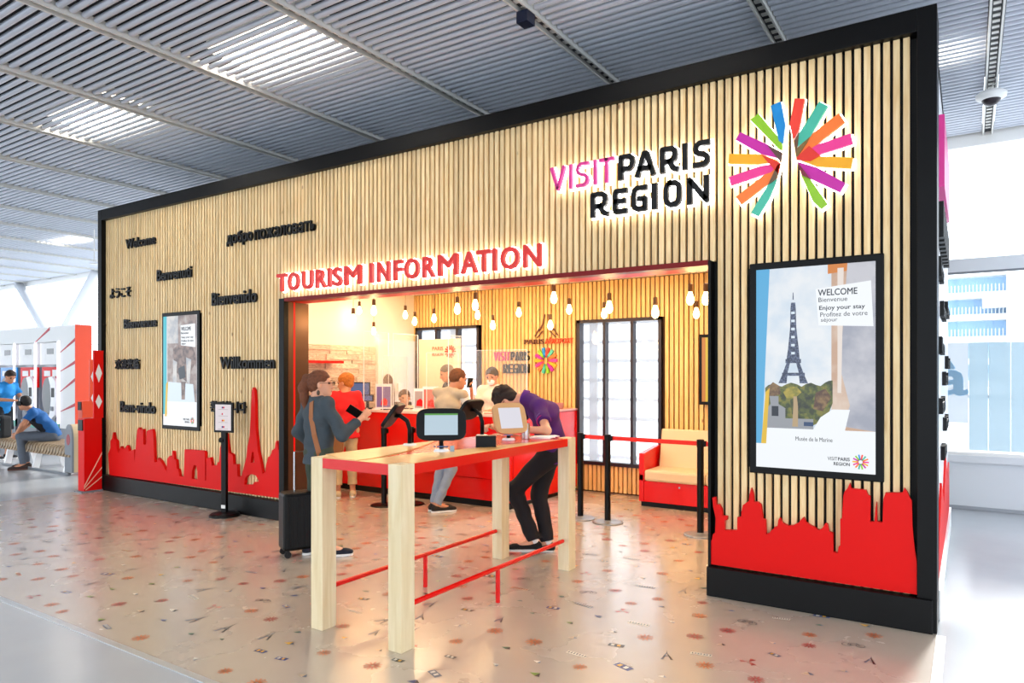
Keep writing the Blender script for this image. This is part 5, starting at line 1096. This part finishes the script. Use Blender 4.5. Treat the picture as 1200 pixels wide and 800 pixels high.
    if top is not None:
        e = .012; hd = _n(G['pelvis'] - G['waist']); TP = torso(e)
        TP[0] = ecn(G['pelvis'] + hd * hem, G['waist'], (.162 * bk + e, .112 * bk + e), (.140 * bk + e, .106 * bk + e), hs, .05, 2)
        for s in 'LR':
            if sleeve <= 1: b_ = G['sh' + s] + (G['el' + s] - G['sh' + s]) * sleeve; TP.append(cone(G['sh' + s], b_, .060, .062, .04, 1))
            else: t = sleeve - 1; TP += [cone(G['sh' + s], G['el' + s], .062, .056, .04), cone(G['el' + s], G['el' + s] * (1 - t) + G['wr' + s] * t, .056, .044, .03, 1)]
        nk = G['neck'] + (G['neck'] - G['chest']) * .12
        TP.append(elp(nk + (G['neck'] - G['chest']) * .45, (.062, .062, .075), ((1, 0, 0), (0, 1, 0), (0, 0, 1)), .012, True))
        tp = sdf_obj('shirt', TP, top, root, h, noise=.007, nf=15, seed=7)
    if legs and shoe is not None:
        for s in 'LR':
            a_, t_ = G['an' + s], G['to' + s]; fz = t_[2] - .035; dd = _n((t_ - a_) * np.array((1, 1, 0))); hz = a_[2] - .09
            hl = np.array((a_[0], a_[1], 0)) - dd * .03; lf_ = np.cross((0, 0, 1), dd)
            tz = lambda q, z: np.array((q[0], q[1], z))
            so_ = sdf_obj('shoe', [cone(tz(hl, hz + .045), tz(t_, fz + .036), .038, .034, .02), cone(tz(hl, hz + .045), tz(a_, hz + .085), .036, .038, .02), elp(tz(t_, fz + .034) + dd * .025, (.05, .038, .028), (dd, lf_, np.array((0, 0, 1.))), .02)], shoe, root, h * .8)
            if sole is not None:
                q0 = tz(hl, 0) - dd * .02; q1 = tz(t_, 0) + dd * .05; n_ = 10; pts = []
                for k in range(n_ + 1): a__ = PI / 2 + PI * k / n_; pts.append(q0 + dd * (.018 + .038 * math.cos(a__)) + lf_ * .038 * math.sin(a__))
                for k in range(n_ + 1): a__ = -PI / 2 + PI * k / n_; pts.append(q1 + dd * (-.018 + .042 * math.cos(a__)) + lf_ * .040 * math.sin(a__))
                zz = lambda p: hz + (fz - hz) * min(1, max(0, float((p - q0) @ dd) / float((q1 - q0) @ dd)))
                n2 = len(pts); mb = MB().add([(p[0], p[1], zz(p) + .002) for p in pts] + [(p[0], p[1], zz(p) + .022) for p in pts], [tuple(range(n2 - 1, -1, -1)), tuple(range(n2, 2 * n2))] + [(i, (i + 1) % n2, n2 + (i + 1) % n2, n2 + i) for i in range(n2)])
                obj('sole', mb, sole, so_)
            if sock is not None: sdf_obj('sock', [cone(a_, a_ * .8 + G['kn' + s] * .2, .041, .043, .01)], sock, root, h * .8)
    return root, G
MEYE = mat('eye_dark', '1c120c', .2); MLIP = mat('lips', 'b0604c', .5)
cloth = lambda n, c, r=.85: mat('cloth_' + n, c, r, var=.06, vscale=20, bump=.25, bscale=180)
hairm = lambda n, c: mat('hair_' + n, c, .75, var=.25, vscale=40, bump=.6, bscale=160)
sole_w = mat('white_sole', 'ecebe8', .5)

# woman with ponytail
root, G = figure('person with long brown ponytail and blue-grey jacket holding a phone beside the black suitcase', (-4.975, 4.40, 0), 78,
    dict(head=(.02, -.01, 1.555), hf=(.75, -.66, .0), elR=(.08, -.27, 1.10), wrR=(.30, -.24, 1.245), elL=(-.06, .27, 1.12), wrL=(.08, .24, .92), anL=(-.05, .08, .09), toL=(.09, .09, .035), anR=(.02, -.13, .09), toR=(.15, -.20, .035), shL=(-.01, .16, 1.375), shR=(-.01, -.16, 1.375)),
    sc=1.0, h=.008, skin='skin_light', top=cloth('blue_grey', '3c474f'), sleeve=1.75, bottom=cloth('olive', '3c4638'), hem=.12, shoe=cloth('navy_shoe', '141828'), sole=sole_w, hair=('pony', hairm('brown', '6a3a20')), bulk=.98)
f, l, u = frame(G['hf'], G['hu']); c = G['head']; at = lambda a, b, d: tuple(c + f * a + l * b + u * d)
gm = MB()
for s in (-1, 1):
    ring = [at(.112, s * .034 + .024 * math.cos(t), .008 + .019 * math.sin(t)) for t in [2 * PI * k / 14 for k in range(15)]]; gm.tube(ring, .0022, 6, cap=False); gm.tube([at(.110, s * .058, .012), at(.0, s * .084, .012)], .0022, 6)
gm.tube([at(.113, -.010, .010), at(.113, .010, .010)], .002, 6); obj('glasses', gm, M['black'], root)
obj('hair_tie', MB().ell(at(-.122, 0, .058), (.026, .038, .038), 14, 8), M['black_matte'], root, smooth=True)
for s in (-1, 1): obj('earring', MB().ell(at(-.01, s * .086, -.075), (.017, .006, .024), 12, 8), mat('earring_%d' % s, '4a3c30', .4), root, smooth=True)
from mathutils.bvhtree import BVHTree
shirt_ = [c for c in root.children if c.name.startswith('shirt')][0]; bvh = BVHTree.FromPolygons([v.co for v in shirt_.data.vertices], [tuple(p.vertices) for p in shirt_.data.polygons])
st = []
for a_, z_ in ((205, 1.40), (208, 1.34), (213, 1.27), (220, 1.19), (227, 1.11), (235, 1.03), (243, .95), (250, .88)):
    d_ = Vector((math.cos(math.radians(a_)), math.sin(math.radians(a_)), 0)); hit = bvh.ray_cast(Vector((-.01, 0, z_)) + d_ * .5, -d_)[0]
    st.append(tuple(hit + d_ * .003) if hit is not None else tuple(Vector((-.01, 0, z_)) + d_ * .13))
sb = MB(); v = []
for i, p in enumerate(st):
    p = Vector(p); o_ = Vector((p.x, p.y, 0)).normalized(); n_ = Vector((-o_.y, o_.x, .5)) * -.02; v += [p + n_ + o_ * .006, p - n_ + o_ * .006, p - n_ - o_ * .012, p + n_ - o_ * .012]
fs = [(0, 1, 2, 3)]; 
for i in range(len(st) - 1):
    a0 = i * 4; fs += [(a0 + j, a0 + (j + 1) % 4, a0 + 4 + (j + 1) % 4, a0 + 4 + j) for j in range(4)]
sb.add(v, fs); b_ = tag(obj('shoulder_bag', sb, mat('tan_leather', '9a5c2c', .5)), 'tan leather bag strap across the back of the woman with the ponytail', 'bag'); b_.location = root.location; b_.rotation_euler = root.rotation_euler
tag(obj('phone', MB().box(-.04, .04, -.004, .004, -.075, .075).xf(Matrix.Translation((-4.74, 4.62, 1.30)) @ Matrix.Rotation(math.radians(10), 4, 'Z') @ Matrix.Rotation(math.radians(-50), 4, 'Y') @ Matrix.Rotation(math.radians(30), 4, 'X')), M['black']), 'black phone held by the woman with the ponytail', 'phone')
# suitcase
su = thing('suitcase', 'black upright suitcase with raised handle behind the near left table leg', 'suitcase', (-5.12, 4.33, 0), math.radians(-25))
obj('shell', MB().box(-.11, .11, -.19, .19, .06, .58), M['black'], su, bevel=.03)
rb_ = MB()
for k in range(5): rb_.box(-.115, .115, -.14 + k * .065, -.12 + k * .065, .10, .54)
obj('rib', rb_, M['black'], su, bevel=.003)
obj('handle', MB().tube([(0, -.07, .56), (0, -.07, .94), (0, .07, .94), (0, .07, .56)], .009, 8), M['chrome'], su)
for sx in (-1, 1):
    for sy in (-1, 1): obj('wheel', MB().tube([(sx * .085 - .012, sy * .15, .03), (sx * .085 + .012, sy * .15, .03)], .03, 14).box(sx * .085 - .018, sx * .085 + .018, sy * .15 - .012, sy * .15 + .012, .03, .075), M['black_matte'], su)

# woman in red
root, G = figure('person with short ginger hair in a red t-shirt and beige trousers standing at the counter', (-7.02, 6.66, 0), 140,
    dict(hf=(.5, .84, -.2), elL=(.10, .25, 1.10), wrL=(.30, .14, 1.10), elR=(.05, -.25, 1.08), wrR=(.28, -.15, 1.09)), sc=.975, h=.0095, top=cloth('red_tee', 'd8161c'), sleeve=.62, bottom=cloth('beige', 'cdb48c'), leg_to=.9, hem=.14,
    shoe=cloth('beige_shoe', 'd4c4a0'), sole=sole_w, hair=('fluffy', hairm('ginger', 'b86a24')), bulk=1.12)
hb = thing('handbag', 'brown handbag hanging beside the woman in red', 'bag', (-6.93, 6.38, .62), math.radians(40)); obj('body', MB().prism_y([(-.11, 0), (.11, 0), (.13, .22), (-.13, .22)], -.05, .05), mat('bag_brown', '8c5a28', .5), hb, bevel=.012)
obj('strap', MB().tube([(-.09, 0, .2), (-.04, 0, .42), (.04, 0, .42), (.09, 0, .2)], .008, 8), mat('bag_strap', '6c4420', .5), hb, smooth=True)
# boy in beige
root, G = figure('person in a beige and white t-shirt and pale jeans leaning on the counter', (-5.35, 6.62, 0), 100,
    dict(pelvis=(-.02, 0, .97), waist=(.02, -.03, 1.09), chest=(.07, -.07, 1.28), neck=(.10, -.10, 1.44), head=(.15, -.17, 1.585), hf=(.72, -.60, -.28), shL=(.08, .07, 1.42), shR=(.10, -.26, 1.40), elL=(.20, .12, 1.20), elR=(.22, -.30, 1.18), wrL=(.38, .02, 1.20), wrR=(.40, -.22, 1.20),
    knL=(.06, .02, .52), knR=(.04, -.13, .50), anL=(-.05, .06, .09), toL=(.07, -.05, .035), anR=(-.12, -.02, .09), toR=(.0, -.14, .035)), sc=1.0, h=.009, top=cloth('beige_tee', 'b8a890'), sleeve=.05, bottom=cloth('pale_jeans', '8c9aac'), hem=.04,
    shoe=cloth('dark_shoe', '201a18'), sole=sole_w, hair=('short', hairm('chestnut', '6a3c1c')), bulk=.92)
sdf_obj('sleeve', [cone(G['shL'], G['shL'] + (G['elL'] - G['shL']) * .7, .060, .062, .02, 1)], cloth('white_sleeve', 'f0eae0'), root, .009, noise=.003)
sdf_obj('sleeve', [cone(G['shR'], G['shR'] + (G['elR'] - G['shR']) * .7, .060, .062, .02, 1)], cloth('white_sleeve_b', 'f0eae0'), root, .009, noise=.003)
# clerk grey hair
figure('person with grey hair in a dark shirt standing behind the counter, looking left', (-6.30, 8.02, 0), 235, dict(hf=(.88, -.1, -.35), head=(.05, 0, 1.565), wrL=(.25, .1, 1.1), wrR=(.28, -.1, 1.15), elL=(.03, .23, 1.12), elR=(.05, -.23, 1.12)), sc=1.06, h=.0095, top=cloth('dark_navy', '2c3040'), sleeve=.6, bottom=cloth('dark_b', '202024'), hair=('crop', hairm('grey', '5c5048')), shoe=None)
# masked clerk
root, G = figure('person in white shirt and face mask holding up a phone behind the counter', (-5.56, 8.05, 0), 280, dict(hf=(.93, .1, -.32), head=(.05, 0, 1.565), wrR=(.26, -.20, 1.39), elR=(.10, -.24, 1.14), wrL=(.25, .1, 1.12), elL=(.03, .23, 1.12)), sc=1.03, h=.0095, top=cloth('white_shirt', 'f0e8dc'), sleeve=.6, bottom=cloth('dark_c', '202024'), hair=('short', hairm('dark', '2c2018')), shoe=None)
f, l, u = frame(G['hf'], G['hu']); c = G['head']
sdf_obj('face_mask', [elp(c + f * .062 - u * .052, (.054, .054, .048), (f, l, u), .02)], mat('mask_white', 'f0f0f4', .8), root, .007)
dirn = Vector((math.cos(math.radians(280)), math.sin(math.radians(280)), 0)); sdv = Vector((-dirn.y, dirn.x, 0)); ph = Vector((-5.56, 8.05, 0)) + dirn * .33 - sdv * .20
tag(obj('phone', MB().box(-.037, .037, -.004, .004, -.07, .07).xf(Matrix.Translation((ph.x, ph.y, 1.53)) @ Matrix.Rotation(math.radians(10), 4, 'Z') @ Matrix.Rotation(math.radians(-20), 4, 'X')), M['black']), 'dark phone held up by the masked clerk', 'phone')
# seated clerk
SEAT = dict(pelvis=(0, 0, .56), waist=(.01, 0, .69), chest=(.03, 0, .88), neck=(.03, 0, 1.03), head=(.08, 0, 1.17), hipL=(.02, .09, .54), hipR=(.02, -.09, .54), shL=(.03, .165, .995), shR=(.03, -.165, .995), elL=(.08, .21, .74), elR=(.08, -.21, .74), wrL=(.3, .12, .77), wrR=(.3, -.12, .77), knL=(.42, .11, .50), knR=(.42, -.11, .50), anL=(.40, .11, .09), anR=(.40, -.11, .09), toL=(.55, .12, .035), toR=(.55, -.12, .035))
S3 = dict(SEAT); S3 = {k: (v[0], v[1], v[2] + (.11 if k[:2] not in ('an', 'to') else 0)) for k, v in S3.items()}; S3['hf'] = (.95, -.2, -.1); S3['head'] = (.05, 0, 1.285)
figure('person with dark brown hair seated low behind the counter', (-7.16, 7.98, 0), 330, S3, h=.0095, skin='skin_light', top=cloth('clerk_white', 'e8e0d4'), sleeve=.6, bottom=cloth('dark_d', '202024'), shoe=cloth('sh_d', '18181a'), hair=('short', hairm('umber', '4a2814')))
off_ = thing('office_chair', 'black office chair behind the counter', 'chair', (-7.16, 7.98, 0), math.radians(330))
obj('seat', MB().box(-.22, .26, -.23, .23, .46, .545), M['black_matte'], off_, bevel=.02); obj('backrest', MB().box(-.28, -.22, -.21, .21, .62, 1.22), M['black_matte'], off_, bevel=.02); obj('stem', MB().tube([(0, 0, .05), (0, 0, .46)], .03, 10).box(-.26, -.22, -.03, .03, .5, .7), M['chrome'], off_)
for k in range(5): t = 2 * PI * k / 5; obj('leg', MB().tube([(0, 0, .08), (.28 * math.cos(t), .28 * math.sin(t), .04)], .02, 8), M['black'], off_)

# man in purple bent over the table
root, G = figure('person in a purple polo and black trousers bent over the standing table, writing', (-3.38, 5.60, 0), 213,
    dict(pelvis=(-3.25, 5.64, .95), waist=(-3.24, 5.61, 1.08), chest=(-3.27, 5.56, 1.28), neck=(-3.43, 5.50, 1.425), head=(-3.60, 5.42, 1.40), hf=(-.50, -.28, -.82), hu=(-.75, -.42, .52),
      shL=(-3.24, 5.41, 1.36), shR=(-3.45, 5.70, 1.36), elL=(-3.02, 5.18, 1.165), wrL=(-3.30, 5.17, 1.165), elR=(-3.62, 5.50, 1.13), wrR=(-3.64, 5.26, 1.17),
      hipL=(-3.20, 5.56, .92), hipR=(-3.29, 5.71, .92), knL=(-3.54, 5.47, .57), anL=(-3.34, 5.50, .115), toL=(-3.49, 5.40, .06), knR=(-3.40, 5.68, .52), anR=(-3.27, 5.62, .09), toR=(-3.42, 5.53, .035)), world=True, h=.008, skin='skin_light',
    top=cloth('purple_polo', '4a1468'), sleeve=.68, bottom=cloth('black_trousers', '0f0d16'), hem=.08, shoe=cloth('black_shoe', '0c0c10'), sole=mat('thin_sole', 'd8d8d8', .6), sock=cloth('white_sock', 'f0eef0'), hair=('mop', hairm('black_brown', '22150e')), curl=1.0, bulk=1.12, loose=.014)
nk = G['neck']; dn = _n(G['head'] - G['chest'])
sdf_obj('collar', [cone(nk - dn * .015, nk + dn * .045, .080, .070, .01, 3), cone(nk - dn * .03, nk + dn * .06, .060, .060, .004)][:1], cloth('collar', '54187a'), root, .007)
sv = G['shL'] + (G['elL'] - G['shL']) * .62; sd_ = _n(G['elL'] - G['shL'])
sdf_obj('sleeve_band', [cone(sv - sd_ * .012, sv + sd_ * .004, .067, .067, .005, 3)], cloth('band_magenta', 'b01878'), root, .007)
sdf_obj('sleeve_logo', [cone(sv + sd_ * -.05 + np.array((0, 0, 0)), sv + sd_ * -.022, .0655, .0655, .005, 3)], cloth('logo_strip', '6a4a90'), root, .007)
gl_ = MB(); f, l, u = frame(G['hf'], G['hu']); c = G['head']
for s in (-1, 1): gl_.tube([tuple(c + f * .108 + l * (s * .034 + .024 * math.cos(t)) + u * (.006 + .02 * math.sin(t))) for t in [2 * PI * k / 12 for k in range(13)]], .0028, 6, cap=False); gl_.tube([tuple(c + f * .106 + l * s * .06 + u * .01), tuple(c + l * s * .085 + u * .01)], .0026, 6)
obj('glasses', gl_, M['black'], root)
tag(obj('pen', MB().tube([(-3.45, 5.13, 1.15), (-3.43, 5.16, 1.26)], .005, 8), M['black']), 'dark pen in the hand of the man in purple', 'pen')

# seated man with headphones
root, G = figure('person with headphones, blue and black t-shirt and grey jeans seated on the bench', (-13.55, 5.95, 0), 240,
    dict(SEAT, pelvis=(0, 0, .57), waist=(.06, 0, .69), chest=(.20, 0, .86), neck=(.32, .02, 1.0), head=(.42, .05, 1.12), hf=(.75, -.55, -.15), shL=(.28, .17, .97), shR=(.26, -.17, .96), elL=(.42, .24, .76), elR=(.40, -.22, .74), wrL=(.52, .12, .60), wrR=(.52, -.10, .60), knL=(.46, .14, .56), knR=(.46, -.12, .56), anL=(.42, .14, .09), anR=(.40, -.12, .09), toL=(.56, .17, .035), toR=(.55, -.14, .035)),
    sc=1.02, h=.01, skin='skin', top=cloth('blue_tee', '1c5c9c'), sleeve=.6, bottom=cloth('grey_jeans', '5c6470'), hem=.06, shoe=cloth('dark_sh', '3a2c28'), sole=mat('brown_sole', '6c4438', .6), hair=('short', hairm('dark_b', '1c1614')))
sdf_obj('front_panel', [ecn(G['waist'] + np.array((.04, 0, -.02)), G['chest'] + np.array((.05, 0, -.03)), (.142, .10), (.170, .108), (0, 1, 0), .03)], cloth('black_front', '14161c'), root, .01)
f, l, u = frame(G['hf'], G['hu']); c = G['head']; hd_ = MB().tube([tuple(c + l * .092 * math.cos(t) + u * (.0 + .128 * math.sin(t)) - f * .005) for t in [PI * k / 14 for k in range(15)]], .010, 8)
hp_ = obj('headphones', hd_, M['lightgrey'], root, smooth=True)
for s in (-1, 1): obj('ear_cup', MB().tube([tuple(c + l * s * .078), tuple(c + l * s * .108)], .042, 16), M['black'], hp_)
bp = thing('backpack', 'black backpack with turquoise stripes between the two men at the left', 'backpack', (-14.85, 5.62, .47), math.radians(20))
obj('body', MB().box(-.17, .17, -.11, .11, .01, .42), cloth('pack_black', '14181c'), bp, bevel=.05)
for k in range(3): obj('stripe', MB().prism_y([(-.13, .12 + k * .09), (.13, .16 + k * .09), (.13, .19 + k * .09), (-.13, .15 + k * .09)], -.114, -.10), mat('turq_%d' % k, '28b4b0', .5), bp)
# standing man in bright blue
figure('person in bright blue t-shirt and dark shorts leaning over at the left edge', (-15.72, 6.0, 0), 15,
    dict(waist=(.03, 0, 1.08), chest=(.08, 0, 1.26), neck=(.12, 0, 1.41), head=(.20, 0, 1.53), hf=(.86, -.15, -.48), shL=(.08, .165, 1.37), shR=(.10, -.165, 1.37), elL=(.15, .24, 1.12), wrL=(.36, .10, 1.12), elR=(.16, -.23, 1.12), wrR=(.38, -.08, 1.10)), sc=1.04, h=.01,
    top=cloth('bright_blue', '1e8cd8'), sleeve=.6, bottom=cloth('dark_shorts', '181c24'), leg_to=.4, hem=.1, shoe=cloth('sh_e', '2c2c30'), sole=sole_w, hair=('short', hairm('dk', '2a1a12')))
